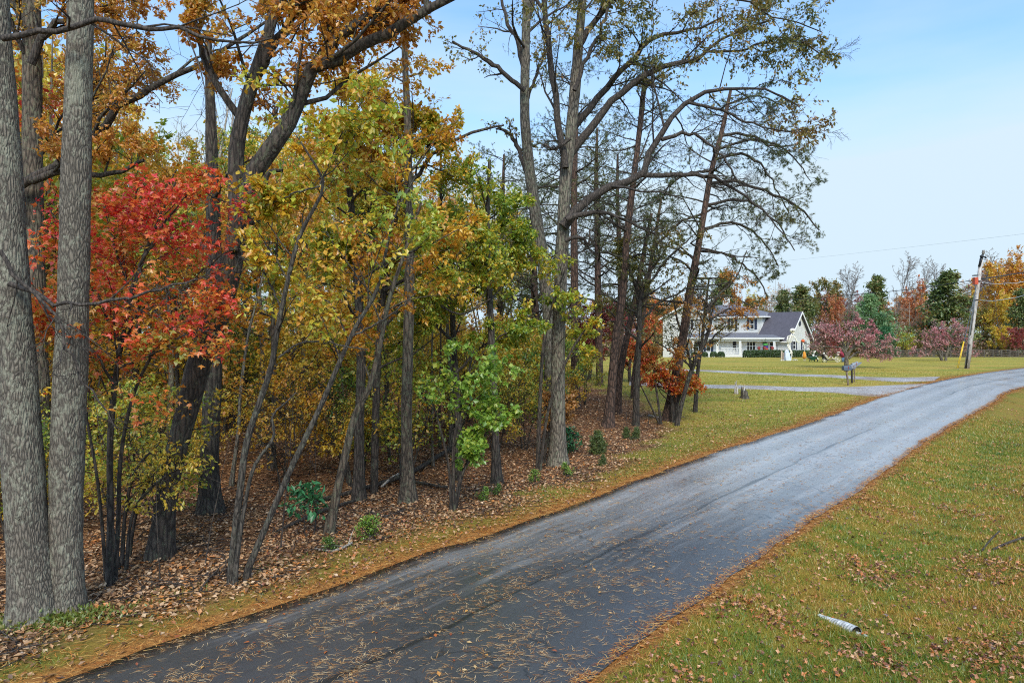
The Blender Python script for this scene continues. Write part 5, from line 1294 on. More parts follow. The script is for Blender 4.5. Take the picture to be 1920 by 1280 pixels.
kp = (dr < -.05) & (rg.random(len(x)) < .15 + .48 * smooth(.4, .95, cl)) ; x, y = x[kp], y[kp]
# small clusters: each spot gets a few needles fanned together
rp_ = rg.integers(1, 5, len(x)); x = np.repeat(x, rp_) + rg.normal(size=rp_.sum()) * .02; y = np.repeat(y, rp_) + rg.normal(size=rp_.sum()) * .02
a0 = np.repeat(rg.normal(size=len(rp_)) * .75 + .2, rp_) + rg.normal(size=len(x)) * .3
_, _, _ = 0, 0, 0
# height of the crowned lane surface
dr, sr, al = road_coord(x, y)
i_ = np.clip(np.searchsorted(S_al, al), 0, NS - 1); u_ = np.clip((HW[i_] + dr) / HW[i_], 0, 1)
zz = gbase(x, y) + .018 + .05 * (1 - u_ ** 2) + .006
needles(x, y, zz, a0, rg.uniform(.05, .125, len(x)), np.clip(.0022 + np.hypot(x, y) * .0002, .0028, .008), nm, 'tan pine needles strewn over the wet lane')
# drifts at the lane edges
st_ = rg.uniform(0, S_al[-1] * .62, 52000); side = rg.random(52000) < .55
i_ = np.clip(np.searchsorted(S_al, st_), 0, NS - 1)
wdt = np.where(side, .62, .22); lat = np.abs(rg.normal(size=52000)) * wdt * (.25 + 1.4 * fnoise(np.c_[st_, side * 50.], .8, 91, 3)) - .10
ce = np.where(side[:, None], La[i_] + NL[i_] * lat[:, None], Ra[i_] - NL[i_] * lat[:, None]) + TN[i_] * rg.normal(size=(52000, 1)) * .2
x, y = ce[:, 0], ce[:, 1]; kp = (y > 3) & (y < 48); x, y, lat_ = x[kp], y[kp], lat[kp]
zz = np.where(lat_ < .03, gbase(x, y) + .042, ground(x, y) + .02) + rg.uniform(0, .03, len(x))
needles(x, y, zz, rg.uniform(0, 6.28, len(x)), rg.uniform(.06, .15, len(x)), np.clip(.003 + np.hypot(x, y) * .0004, .004, .016), leaf_mat('leaf_drift', ['7a4018', 'a8622a', 'c07c38', 'cc9248', 'd4ac68'], .1, .05), 'orange drift of pine needles along both lane edges')

# twigs strewn through the leaves of the woodland floor
x, y = polar(9000, -50, 20, 7, 30, .9)
wv = woods(x, y); kp = wv > .7; x, y = x[kp], y[kp]; n = len(x); z = ground(x, y) + .02
a = rg.uniform(0, 6.28, n); ln = rg.uniform(.12, .7, n); dv = np.stack([np.cos(a), np.sin(a), rg.normal(size=n) * .12], 1)
p0 = np.stack([x, y, z], 1); mid = p0 + dv * ln[:, None] * .5 + rg.normal(size=(n, 3)) * [.03, .03, .012]; p1 = p0 + dv * ln[:, None]; p1[:, 2] = np.maximum(p1[:, 2], z)
v, q = tubes(np.stack([p0, mid, p1], 1), np.stack([ln * .012, ln * .01, ln * .005], 1) + .0015, 3)
tag(link('twigs', np_mesh('twigs', v, quads=q, smooth=True), M['bark_twig']), 'thin dead twigs strewn over the woodland floor', kind='stuff')

# ------------------------------------------------------------------ logs and sticks
def log(pts, label, bark='bark_dark', name='fallen_log', cat='log', stubs=0, seed=0):
    w3 = []
    for px, py, wpx, lift in pts:
        g = hit(px, py); w3.append(np.r_[g[0], g[1], g[2] + lift + wpx * g[1] / F / 2 * .7, wpx * g[1] / F / 2])
    r = catmull(np.array(w3), 20); b_ = r[0, :3].copy()
    t = thing(name, label, cat, tuple(b_))
    mb = MB().tube(r[:, :3] - b_, np.maximum(r[:, 3], .004), 7)
    mb.build('stem', M[bark], t, True)
    rr = np.random.default_rng(seed + 5)
    for s in range(stubs):
        k = rr.integers(6, 18); q = r[k, :3] - b_; dv = rr.normal(size=3); dv[2] = abs(dv[2]) * .6 + .1; dv = nrm(dv) * rr.uniform(.25, .6)
        MB().tube([q, q + dv * .5 + [0, 0, .02], q + dv], [r[k, 3] * .5, r[k, 3] * .35, .004], 5).build('side_branch', M[bark], t, True)
log([(590, 945, 9, .02), (680, 925, 8, .08), (770, 895, 9, .1), (850, 850, 7, .15), (905, 835, 4, .2)], 'long thin fallen log crossing behind the straight brown trunk', stubs=4)
log([(520, 1000, 7, .02), (600, 965, 8, .04), (665, 945, 6, .06)], 'fallen log behind the dark leaved shrub', stubs=2, seed=3)
log([(760, 905, 6, .05), (810, 915, 6, .05), (838, 918, 5, .04)], 'short fallen branch right of the straight brown trunk', stubs=2, seed=4)
log([(590, 1030, 5, .0), (625, 1036, 5, .02), (660, 1022, 4, .03)], 'pale dead branch lying at the lane edge below the dark leaved shrub', 'bark_pale', 'fallen_branch', 'branch', 2, 5)
log([(690, 960, 4, .02), (720, 970, 4, .02), (760, 958, 3, .02)], 'thin fallen stick left of the straight brown trunk', 'bark_twig', 'fallen_branch', 'branch', 1, 6)
log([(715, 925, 4, .15), (735, 905, 5, .12), (748, 897, 4, .1)], 'pale curved dead branch beside the straight brown trunk', 'bark_pale', 'fallen_branch', 'branch', 1, 7)
log([(1215, 782, 4, .05), (1245, 788, 4, .08), (1272, 785, 3, .25)], 'grey dead branch lying at the foot of the leaning pine', 'bark_pale', 'fallen_branch', 'branch', 2, 8)
log([(1841, 1034, 3, .01), (1858, 1015, 3, .03), (1874, 1001, 2.5, .05)], 'thin dark stick on the right lawn, the shorter one', 'bark_twig', 'fallen_branch', 'branch', 0, 9)
log([(1862, 1032, 4, .01), (1890, 1022, 4.5, .03), (1925, 1012, 4, .05)], 'thin dark stick on the right lawn, the longer one at the edge', 'bark_twig', 'fallen_branch', 'branch', 1, 10)
log([(375, 1110, 5, .01), (390, 1092, 5, .03), (410, 1075, 4, .06)], 'dark dead stick in the leaves left of the crooked sapling', 'bark_twig', 'fallen_branch', 'branch', 1, 11)

# ------------------------------------------------------------------ corrugated culvert pipe end in the verge
pa, pb = hit(1535, 1152), hit(1606, 1190)
t = thing('culvert_pipe', 'galvanised corrugated culvert pipe end poking out of the grass verge', 'pipe', tuple(pa))
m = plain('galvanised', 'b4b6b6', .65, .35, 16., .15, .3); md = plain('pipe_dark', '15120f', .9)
n = 200; tt = np.linspace(0, 1, n); ax = pb - pa; Lp = np.linalg.norm(ax)
ctr = ax * tt[:, None] + np.array([0, 0, 1.]) * (-.035 + .045 * tt)[:, None]
rad = (.05 + .04 * smooth(0, .8, tt)) + .0035 * np.sin(tt * Lp / .042 * 2 * math.pi)
v, q = tubes(ctr[None], rad[None], 24)
link('corrugated_body', np_mesh('corrugated_body', v, quads=q, smooth=True), m, t)
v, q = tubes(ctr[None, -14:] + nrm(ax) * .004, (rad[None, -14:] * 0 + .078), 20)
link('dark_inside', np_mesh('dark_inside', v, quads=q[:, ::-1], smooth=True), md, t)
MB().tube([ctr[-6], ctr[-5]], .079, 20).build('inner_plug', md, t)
MB().slab([ctr[-1] + [-.07, -.02, -.05], ctr[-1] + [.09, -.06, -.06], ctr[-1] + [.12, -.05, -.01], ctr[-1] + [0, 0, .02]], (.01, .02, .01)).build('bent_lip', m, t)

# ------------------------------------------------------------------ utility pole, guy wire, wires
dP = hit(1812, 691)[1]
Pb = at(1812, 691, dP); Pb[2] = float(ground(np.array(Pb[0]), np.array(Pb[1])))
def pp(px, py, dd=0.): return at(px, py, dP + dd) - Pb
t = thing('utility_pole', 'weathered grey wooden utility pole leaning right by the lane', 'pole', tuple(Pb))
wood_grey = bark_mat('pole_wood', '857d76', 'c4bfba', None, 0, .06, 18., .3)
steel = plain('pole_steel', '6d7278', .5, .2, 12., .6); dark = plain('dark_metal', '23262c', .5, .15, 10., .3)
MB().tube([pp(1812, 697), pp(1822, 620), pp(1832, 545), pp(1840, 485)], [.19, .17, .155, .13], 14).build('shaft', wood_grey, t, True)
MB().tube([pp(1836, 500, -.05), pp(1842, 478, -.05)], .10, 10).build('top_bracket', dark, t, True)
MB().tube([pp(1838, 483), pp(1846, 474)], .05, 8).build('pin', steel, t, True)
MB().tube([pp(1843, 478), pp(1843.5, 474), pp(1844, 471), pp(1844, 469)], [.05, .12, .09, .12], 10).build('insulator', plain('porcelain', '7a7570', .25), t, True)
MB().tube([pp(1838, 480, -.2), pp(1847, 482, -.2), pp(1849, 484, -.2)], .07, 8).build('insulator', dark, t, True)
MB().box(*(lambda a: (a[0] - .22, a[0] + .06, a[1] - .35, a[1] - .05, a[2] - .28, a[2] + .28))(pp(1827.5, 527))).build('equipment_box', plain('rust_red', 'b4492c', .6, .2, 5.), t)
cap = pp(1827, 517)
MB().box(cap[0] - .22, cap[0] + .08, cap[1] - .37, cap[1] - .04, cap[2] - .03, cap[2] + .05).build('box_lid', dark, t)
MB().tube([pp(1811, 690, -.19), pp(1814, 668, -.19), pp(1817, 645, -.19)], .055, 8).build('conduit', dark, t, True)
MB().tube([pp(1820, 628, -.18), pp(1826, 580, -.17), pp(1829, 555, -.17)], .03, 6).build('conduit', steel, t, True)
MB().tube([pp(1829, 562, -.18), pp(1835, 562, -.18)], .04, 8).build('wire_clamp', dark, t)
MB().tube([pp(1834, 527, -.18), pp(1838, 527, -.18)], .05, 8).build('wire_clamp', dark, t)
# guy wires with yellow guard
gb = at(1794, 693, dP - 1.); gb[2] = float(ground(np.array(gb[0]), np.array(gb[1])))
t = thing('guy_wire', 'pair of guy wires with a yellow plastic guard left of the pole', 'wire', tuple(gb))
top1, top2 = at(1831, 540, dP), at(1834, 520, dP)
yel = plain('guard_yellow', 'd8b52a', .5, .08)
for off_, tp in ((0, top1), (.10, top2)):
    a = gb + [off_, 0, 0]; k = (at(1803, 640, dP - .8) + [off_, 0, 0])
    MB().tube([a - gb - [0, 0, .1], tp - gb], .018, 5).build('cable', steel, t)
    dv = tp - a; f_ = (k[2] - a[2]) / dv[2]
    MB().tube([a - gb + dv * .01, a - gb + dv * f_], .026, 8).build('guard', yel, t, True)
def wire(label, pts, r=.018, mat_=None, name='power_line'):
    w3 = np.array([at(px, py, dd) for px, py, dd in pts]); c = catmull(w3, 30)
    tag(MB().tube(c, r, 5).build(name, mat_ or dark, None, True), label, 'wire')
wire('black cable sagging from the pole left across to the house', [(1834, 524, dP), (1700, 543, dP + 8), (1560, 556, dP + 17), (1421, 566, dP + 28), (1380, 569, dP + 31)], .03)
wire('black cable running right from the pole above the others', [(1834, 524, dP), (1880, 517, dP + 3), (1925, 510, dP + 6), (2200, 470, dP + 26)], .045)
wire('pale cable sagging right from the pole, upper one', [(1838, 527, dP), (1860, 532, dP - 1), (1890, 531, dP - 2), (1925, 527, dP - 3), (2100, 490, dP - 6)], .022, plain('cable_grey', 'b9bcc0', .5))
wire('pale cable sagging right from the pole, lower one', [(1834, 562, dP), (1860, 564, dP - 3), (1890, 560, dP - 7), (1925, 552, dP - 11), (2150, 470, dP - 28)], .026, plain('cable_pale', 'c4c8cc', .5))
wire('faint high power line crossing the open sky above the pole', [(1300, 505, 150), (1500, 486, 130), (1700, 464, 108), (1915, 439, 88), (2100, 415, 70)], .012, plain('cable_sky', '8d98a2', .5))

# ------------------------------------------------------------------ mailboxes
dark_box = plain('mailbox_slate', '5b6470', .45, .15, 8., .3); grey_box = plain('mailbox_grey', '8d9298', .5, .2, 8., .3); post_w = bark_mat('post_wood', '4d4238', '8a7a68', None, 0, .08, 20., .3)
post_d = plain('post_dark', '2a241f', .8, .2)
def mailbox(bpx, bpy, tpx, tpy, label, bm_, pm, ln, wd, ht, rz, tilt=0., open_=False, post_w_=.055):
    g = hit(bpx, bpy); tp = at(tpx, tpy, g[1]) - g
    t = thing('mailbox', label, 'mailbox', tuple(g))
    MB().tube([[0, 0, -.15], [tp[0] * .5, 0, tp[2] * .5], [tp[0], 0, tp[2] + .02]], post_w_, 6).build('post', pm, t)
    # box: flat floor with an arched top, running along local x
    prof = [(-wd / 2, 0), (wd / 2, 0)] + [(wd / 2 * math.cos(a), ht * .55 + ht * .45 * math.sin(a)) for a in np.linspace(0, math.pi, 9)]
    def R(p): 
        c, s = math.cos(rz), math.sin(rz)
        x_, y_, z_ = p; z_ += x_ * tilt
        return (tp[0] + c * x_ - s * y_, s * x_ + c * y_, tp[2] + .03 + z_)
    MB().slab([R((-ln / 2, a, b_)) for a, b_ in prof], np.array(R((ln / 2, 0, 0))) - np.array(R((-ln / 2, 0, 0)))).build('box_body', bm_, t)
    if open_:
        MB().slab([R((ln / 2, -wd / 2, .0)), R((ln / 2, wd / 2, .0)), R((ln / 2 + ht, wd / 2, ht * .45)), R((ln / 2 + ht, -wd / 2, ht * .45))], (0, 0, .015)).build('door', bm_, t)
    else:
        MB().slab([R((ln / 2 + .004, a * 1.03, b_ * 1.02)) for a, b_ in prof], np.array(R((.02, 0, 0))) - np.array(R((0, 0, 0)))).build('door', bm_, t)
    MB().box(*(lambda a: (a[0] - .03, a[0] + .03, a[1] - .02, a[1] + .02, a[2] - .08, a[2]))(R((ln / 2 + .02, 0, ht * .5)))).build('latch', steel, t)
    fl = MB(); p0 = np.array(R((ln * .1, -wd / 2 - .012, ht * .3)))
    fl.box(p0[0] - .012, p0[0] + .012, p0[1] - .006, p0[1] + .006, p0[2], p0[2] + .16); fl.build('flag', plain('flag_red', '8a2a24', .5), t)
    MB().box(tp[0] - .12, tp[0] + .12, -.07, .07, tp[2] - .02, tp[2] + .03).build('bracket', pm, t)
mailbox(1591, 722, 1587, 695, 'slate grey mailbox on a wooden post, the nearest and largest of three', dark_box, post_w, .46, .24, .27, .15)
mailbox(1597.5, 718, 1597, 692, 'mailbox on a dark post in the middle of the three', grey_box, post_d, .40, .22, .24, .5)
mailbox(1602, 716, 1602, 688, 'tilted pale grey mailbox with open door, the rearmost of three', grey_box, post_w, .42, .22, .26, .25, .28, True, .04)

# ------------------------------------------------------------------ two jagged stumps on the lawn
rock = bark_mat('stump_wood', '1f1a16', '6a6258', '7a7c6a', .1, .2, 12.)
for px, py, hh, wpx, label, tone in [(1396, 747, 36, 13, 'dark jagged upright stump on the lawn, the larger one', 1), (1381, 738, 26, 7, 'thin grey pointed stump on the lawn, the smaller one', 0)]:
    g = hit(px, py); s = g[1] / F; r = wpx * s / 2; H = hh * s * (.55 if tone else .75)
    rr = np.random.default_rng(px); n = 12
    t = thing('tree_stump', label, 'stump', tuple(g))
    v, f = [], []
    for j, (zf, rf) in enumerate([(-.1, 1.25), (.0, 1.2), (.3, 1.02), (.62, .9)]):
        for i in range(n):
            a = 2 * math.pi * i / n; q = rf * r * (1 + .18 * math.sin(3 * a + px) + rr.normal() * .05)
            v.append((q * math.cos(a) - .25 * r * max(zf, 0), q * math.sin(a) * .8, zf * H))
    for i in range(n):
        a = 2 * math.pi * i / n; q = r * .6 * rr.uniform(.6, 1.1)
        v.append((q * math.cos(a) - .3 * r, q * math.sin(a) * .7, H * (rr.uniform(.72, .95) + (.35 if i in (4, 5) else 0))))
    v.append((-.1 * r, 0, H * .6))
    for j in range(4):
        for i in range(n): f.append((j * n + i, j * n + (i + 1) % n, (j + 1) * n + (i + 1) % n, (j + 1) * n + i))
    for i in range(n): f.append((4 * n + i, 4 * n + (i + 1) % n, 5 * n))
    MB().add(v, f).build('broken_trunk', rock if tone else wood_grey, t)
    sp = MB().tube([(-.3 * r, 0, H * .5), (-.1 * r, 0, H * 1.05), (0, 0, H * 1.3)], [r * .4, r * .25, .01], 5); sp.build('splinter', wood_grey, t)

# ------------------------------------------------------------------ the white house
PHI = math.radians(44.6)
ex = np.array([math.cos(PHI), -math.sin(PHI)]); ey = np.array([math.sin(PHI), math.cos(PHI)])
O = at(1479, 660, 98.)[:2]; gz = float(ground(np.array(O[0]), np.array(O[1]))) - .05
def hl(px, v):
    k = (px - CX) / F
    return (k * (O[1] + ey[1] * v) - O[0] - ey[0] * v) / (ex[0] - k * ex[1])
def hz(py, u, v): return CZ + (HY - py) / F * (O[1] + ex[1] * u + ey[1] * v) - gz
m, nt, b = new_mat('white_siding')
co = objco(nt)
sz_ = ND(nt, 'SeparateXYZ', Vector=co).outputs['Z']
lap = mathn(nt, 'FRACT', mathn(nt, 'MULTIPLY', sz_, 5.5))
c = ramp(nt, noise(nt, co, .8, 5), [(.3, lin('d6d6d4')), (.7, lin('e4e4e2'))])
nt.links.new(c, b.inputs['Base Color']); b.inputs['Roughness'].default_value = .6
bump(nt, b, lap, .9, .03)
M['siding'] = m
M['trim'] = plain('white_trim', 'e4e4e2', .5, .03)
m, nt, b = new_mat('roof_shingles')
co = objco(nt)
br_ = nt.nodes.new('ShaderNodeTexBrick'); mp = nt.nodes.new('ShaderNodeMapping'); tc = nt.nodes.new('ShaderNodeTexCoord')
nt.links.new(tc.outputs['Object'], mp.inputs[0]); mp.inputs['Rotation'].default_value = (math.radians(90), 0, 0)
nt.links.new(mp.outputs[0], br_.inputs['Vector'])
br_.inputs['Scale'].default_value = 3.; br_.inputs['Color1'].default_value = lin('45434c'); br_.inputs['Color2'].default_value = lin('524f59'); br_.inputs['Mortar'].default_value = lin('3a3a42'); br_.inputs['Mortar Size'].default_value = .015
c = mixc(nt, .5, br_.outputs[0], ramp(nt, noise(nt, co, 2.5, 6, .7), [(.3, lin('403e47')), (.7, lin('5c5963'))]))
nt.links.new(c, b.inputs['Base Color']); b.inputs['Roughness'].default_value = .8
M['roof'] = m
m2 = m.copy(); m2.name = 'roof_shingles_grey'
for n_ in m2.node_tree.nodes:
    if n_.type == 'TEX_BRICK':
        n_.inputs['Color1'].default_value = lin('606068'); n_.inputs['Color2'].default_value = lin('707078'); n_.inputs['Mortar'].default_value = lin('50525a')
    if n_.type == 'VALTORGB':
        n_.color_ramp.elements[0].color = lin('5c5c64'); n_.color_ramp.elements[1].color = lin('78787f')
M['roof_grey'] = m2
M['shutter'] = plain('shutter_navy', '27314a', .55, .1)
m, nt, b = new_mat('window_glass'); b.inputs['Base Color'].default_value = (.02, .024, .03, 1); b.inputs['Roughness'].default_value = .06; b.inputs['Specular IOR Level'].default_value = .8
M['glass'] = m
H = thing('farmhouse', 'white two storey house with grey roofs, navy shutters and a gabled wing', 'house', (O[0], O[1], gz), -PHI)
def gable_roof(mb, u0, u1, v0, v1, ze, zr, ov=.4, oe=.5, th=.18):
    vm = (v0 + v1) / 2; sl = (zr - ze) / (vm - v0)
    for s in (0, 1):
        va, ve = (v0 - oe, vm) if s == 0 else (v1 + oe, vm)
        za = ze - sl * oe
        mb.slab([(u0 - ov, va, za), (u1 + ov, va, za), (u1 + ov, ve, zr), (u0 - ov, ve, zr)], (0, 0, th))
# wing
We, Wr, Wd = hz(634, 0, 0), hz(586.5, 0, 3.85), 7.7
uW = hl(1429, 1.6) - .3
MB().add([(uW, 0, -.6), (0, 0, -.6), (0, Wd, -.6), (uW, Wd, -.6), (uW, 0, We), (0, 0, We), (0, Wd, We), (uW, Wd, We), (0, Wd / 2, Wr), (uW, Wd / 2, Wr)],
         [(0, 1, 5, 4), (1, 2, 6, 8, 5), (2, 3, 7, 6), (3, 0, 4, 9, 7)]).build('wing_wall', M['siding'], H)
r_ = MB(); gable_roof(r_, uW + .72, 0, 0, Wd, We, Wr); wr_ = r_.build('wing_roof', M['roof'], H)
sl = (Wr - We) / (Wd / 2)
tr = MB()
for va in (-.5, Wd + .5):
    za = We - sl * .5
    tr.slab([(.41, va, za - .08), (.41, Wd / 2, Wr - .08), (.41, Wd / 2, Wr + .2), (.41, va, za + .2)], (.06, 0, 0))
tr.box(-3., .4, -.56, -.46, We - sl * .5 - .14, We - sl * .5 + .06)
tr.build('bargeboard', M['trim'], H)
MB().box(-.07, .03, -.05, .07, -.3, We - .05).build('corner_board', M['trim'], H)
def win(u0, u1, z0, z1, v, side='front', shut=True, cols=1):
    """window in a wall: frame, glass, bars and shutters; side 'gable' swaps the axes"""
    def bx_(mb, a0, a1, d0, d1, b0, b1):
        return mb.box(a0, a1, v + d0, v + d1, b0, b1) if side == 'front' else mb.box(v - d1, v - d0, a0, a1, b0, b1)
    f = MB(); t_ = .09
    bx_(f, u0 - t_, u0, -.07, .02, z0 - t_, z1 + t_); bx_(f, u1, u1 + t_, -.07, .02, z0 - t_, z1 + t_)
    bx_(f, u0, u1, -.068, .02, z1, z1 + t_); bx_(f, u0, u1, -.09, .02, z0 - t_, z0)
    w_ = f.build('window', M['trim'], H)
    bx_(MB(), u0, u1, -.02, .01, z0, z1).build('pane', M['glass'], w_)
    bar = MB(); bx_(bar, u0, u1, -.05, -.022, (z0 + z1) / 2 - .04, (z0 + z1) / 2 + .04)
    for c_ in range(1, cols):
        uu = u0 + (u1 - u0) * c_ / cols; bx_(bar, uu - .05, uu + .05, -.052, -.021, z0, z1)
    bar.build('glazing_bar', M['trim'], w_)
    if shut:
        for s in (-1, 1):
            a = u0 - t_ - .40 if s < 0 else u1 + t_ + .02
            bx_(MB(), a, a + .38, -.06, -.003, z0 - .08, z1 + .08).build('shutter', M['shutter'], H)
win(1.35, 2.25, hz(654, 0, 1.8), hz(640, 0, 1.8), 0, 'gable'); win(4.85, 5.75, hz(654, 0, 5.3), hz(640, 0, 5.3), 0, 'gable')
MB().tube([(.01, Wd / 2, hz(606, 0, 3.85)), (.06, Wd / 2, hz(606, 0, 3.85))], .42, 16).build('round_vent', plain('vent_dark', '2c3444', .5), H)
# main block, upper storey
V1, V2 = 1.6, 9.6
uR, uL = hl(1429, V1), hl(1262, V1)
Ze = hz(593, uR, V1); Zp = hz(571, hl(1382, 5.6), 5.6)
MB().box(uL, uR, V1, V2, -.6, Ze).build('upper_wall', M['siding'], H)
uc = hl(1382, 5.6); ul2 = uL + (uR - uc)
o_ = .55
v = [(uL - o_, V1 - o_, Ze), (uR + o_, V1 - o_, Ze), (uR + o_, V2 + o_, Ze), (uL - o_, V2 + o_, Ze), (ul2, 5.6, Zp), (uc, 5.6, Zp)]
MB().add(v, [(0, 1, 5, 4), (1, 2, 5), (2, 3, 4, 5), (3, 0, 4), (0, 3, 2, 1)]).build('hip_roof', M['roof_grey'], H)
ev = MB(); ev.box(uL - o_ - .04, uR + o_ + .04, V1 - o_ - .08, V1 - o_ - .002, Ze - .16, Ze + .04); ev.box(uR + o_ + .002, uR + o_ + .08, V1 - o_, V2 + o_, Ze - .16, Ze + .04)
ev.build('gutter', M['trim'], H)
MB().box(uR - .1, uR + .03, V1 - .03, V1 + .1, 2.6, Ze - .17).build('corner_board', M['trim'], H)
for pa, pb in ((1407, 1413.5), (1370.5, 1377)):
    win(hl(pa, V1), hl(pb, V1), hz(616.5, hl(pa, V1), V1), hz(599, hl(pa, V1), V1), V1)
MB().box(hl(1358, 6.5), hl(1366, 6.5), 6., 7., Zp - 1.5, hz(557, hl(1362, 6.5), 6.5)).build('chimney', M['trim'], H)
# left front gable
g0, g1 = hl(1243, .9), hl(1338, .9); gm_ = (g0 + g1) / 2
zE, zA = hz(597, g0, .9), hz(571, gm_, .9)
MB().add([(g0, .9, -.6), (g1, .9, -.6), (g1, 6, -.6), (g0, 6, -.6), (g0, .9, zE), (g1, .9, zE), (g1, 6, zE), (g0, 6, zE), (gm_, .9, zA), (gm_, 6, zA)],
         [(0, 1, 5, 8, 4), (1, 2, 6, 5), (2, 3, 7, 9, 6), (3, 0, 4, 7)]).build('gable_wall', M['siding'], H)
rf = MB(); sg = (zA - zE) / (gm_ - g0)
for a, s in ((g0, -1), (g1, 1)):
    rf.slab([(a + s * .5, .45, zE - sg * .5), (gm_, .45, zA), (gm_, 6, zA), (a + s * .5, 6, zE - sg * .5)][::s], (0, 0, .18))
rf.build('gable_roof', M['roof'], H)
bb = MB()
for a, s in ((g0, -1), (g1, 1)):
    bb.slab([(a + s * .52, .40, zE - sg * .52 - .1), (gm_, .40, zA - .1), (gm_, .40, zA + .2), (a + s * .52, .40, zE - sg * .52 + .2)], (0, .045, 0))
bb.build('bargeboard', M['trim'], H)
win(gm_ - .5, gm_ + .5, hz(616, gm_, .9), hz(600, gm_, .9), .9)
# lower storey with porch roof
VF = -.5
p0, p1 = hl(1258, VF), hl(1452, VF)
Zl = hz(633, p1, VF)
MB().box(hl(1300, VF), p1, VF, V1 + .02, -.6, Zl - .15).build('lower_wall', M['siding'], H)
zr0, zr1 = Zl - .02, hz(623.5, hl(1400, V1), V1)
pe = VF - 1.3; pr1 = hl(1461, pe); pl = hl(1270, pe)
MB().add([(pl, pe, zr0), (pr1, pe, zr0), (uR + .35, V1 - .005, zr1), (pl + .5, V1 - .005, zr1), (pr1, V1 + 1.2, zr0), (uR + .2, V1 + 1.2, zr1 + .2), (pl, V1 - .3, zr0)],
         [(0, 1, 2, 3), (1, 4, 5, 2), (0, 6, 4, 1)]).build('porch_roof', M['roof_grey'], H)
fa = MB(); fa.box(pl, pr1 + .05, pe - .09, pe - .003, zr0 - .20, zr0 + .04); fa.box(pr1 + .003, pr1 + .08, pe, V1 + 1.2, zr0 - .2, zr0 + .04); fa.build('porch_fascia', M['trim'], H)
MB().box(pl + .1, pr1 - .1, pe + .15, pe + .3, zr0 - .5, zr0 - .21).build('porch_beam', M['trim'], H)
zf = .38
MB().box(pl + .2, pr1 - .2, pe + .1, VF - .002, -.6, zf).build('porch_floor', M['trim'], H)
for px in (1452, 1388, 1345, 1300):
    u = hl(px, pe + .22); MB().box(u - .14, u + .14, pe + .1, pe + .34, zf, zr0 - .5).build('porch_column', M['trim'], H)
ra, rb = hl(1352, pe + .22), hl(1387, pe + .22)
rail = MB(); rail.box(ra, rb, pe + .18, pe + .26, zf + .85, zf + .95); rail.box(ra, rb, pe + .19, pe + .25, zf + .10, zf + .16); rl = rail.build('porch_railing', M['trim'], H)
nb = int((rb - ra) / .22)
for i in range(nb):
    u = ra + (rb - ra) * (i + .5) / nb; MB().box(u - .03, u + .03, pe + .195, pe + .245, zf + .165, zf + .845).build('baluster', M['trim'], rl)
for pa, pb, cols in ((1401, 1416, 3), (1430, 1438.5, 1), (1444, 1450, 1)):
    u0, u1 = hl(pa, VF), hl(pb, VF); win(u0, u1, hz(656, u0, VF), hz(641, u0, VF), VF, shut=False, cols=cols)
win(hl(1374, VF), hl(1381, VF), hz(656, hl(1374, VF), VF), hz(640, hl(1374, VF), VF), VF, shut=False)
for pa, pb in ((1303, 1310), (1325, 1332)):
    u0, u1 = hl(pa, VF), hl(pb, VF); win(u0, u1, hz(658, u0, VF), hz(641, u0, VF), VF)
MB().box(hl(1459, -.05), hl(1460.5, -.05), -.09, -.005, -.2, We - .8).build('downspout', M['trim'], H)
# hanging flags and pots on the porch
def wpt(u, v, z): return np.array([O[0] + ex[0] * u + ey[0] * v, O[1] + ex[1] * u + ey[1] * v, gz + z])
u = hl(1436, pe)
t = thing('windsock', 'green orange and purple windsock hanging from the porch eave', 'flag', tuple(wpt(u, pe - .15, 0)))
for i, (c_, za, zb) in enumerate([('3f8a3a', 1.75, 2.05), ('3b2a7a', 1.35, 1.75), ('d8482a', .95, 1.35)]):
    MB().tube([(.05 * i, 0, za), (.05 * i, 0, zb)], [.34 - .05 * i, .30], 10).build('band', plain('sock_' + c_, c_, .7), t)
MB().tube([(0, 0, 2.05), (0, 0, zr0 - .1)], .015, 5).build('cord', dark, t)
for i, px in enumerate((1423, 1434, 1448)):
    q = wpt(hl(px, pe - .5), pe - .5, 0); q[2] = float(ground(np.array(q[0]), np.array(q[1])))
    t = thing('flower_pot', ['flower pot left of the windsock', 'flower pot below the windsock', 'flower pot right of the windsock'][i] + ' behind the hedge', 'pot', tuple(q))
    MB().tube([(0, 0, 0), (0, 0, 1.0)], [.16, .18], 10).build('pedestal', M['trim'], t, True)
    MB().tube([(0, 0, 1.0), (0, 0, 1.25)], [.14, .2], 10).build('pot', plain('terracotta', '8a4a34', .8), t, True)
    MB().ball((0, 0, 1.35), (.26, .26, .2)).build('flowers', plain('pot_red', '8a3434', .8, .4, 20.), t)

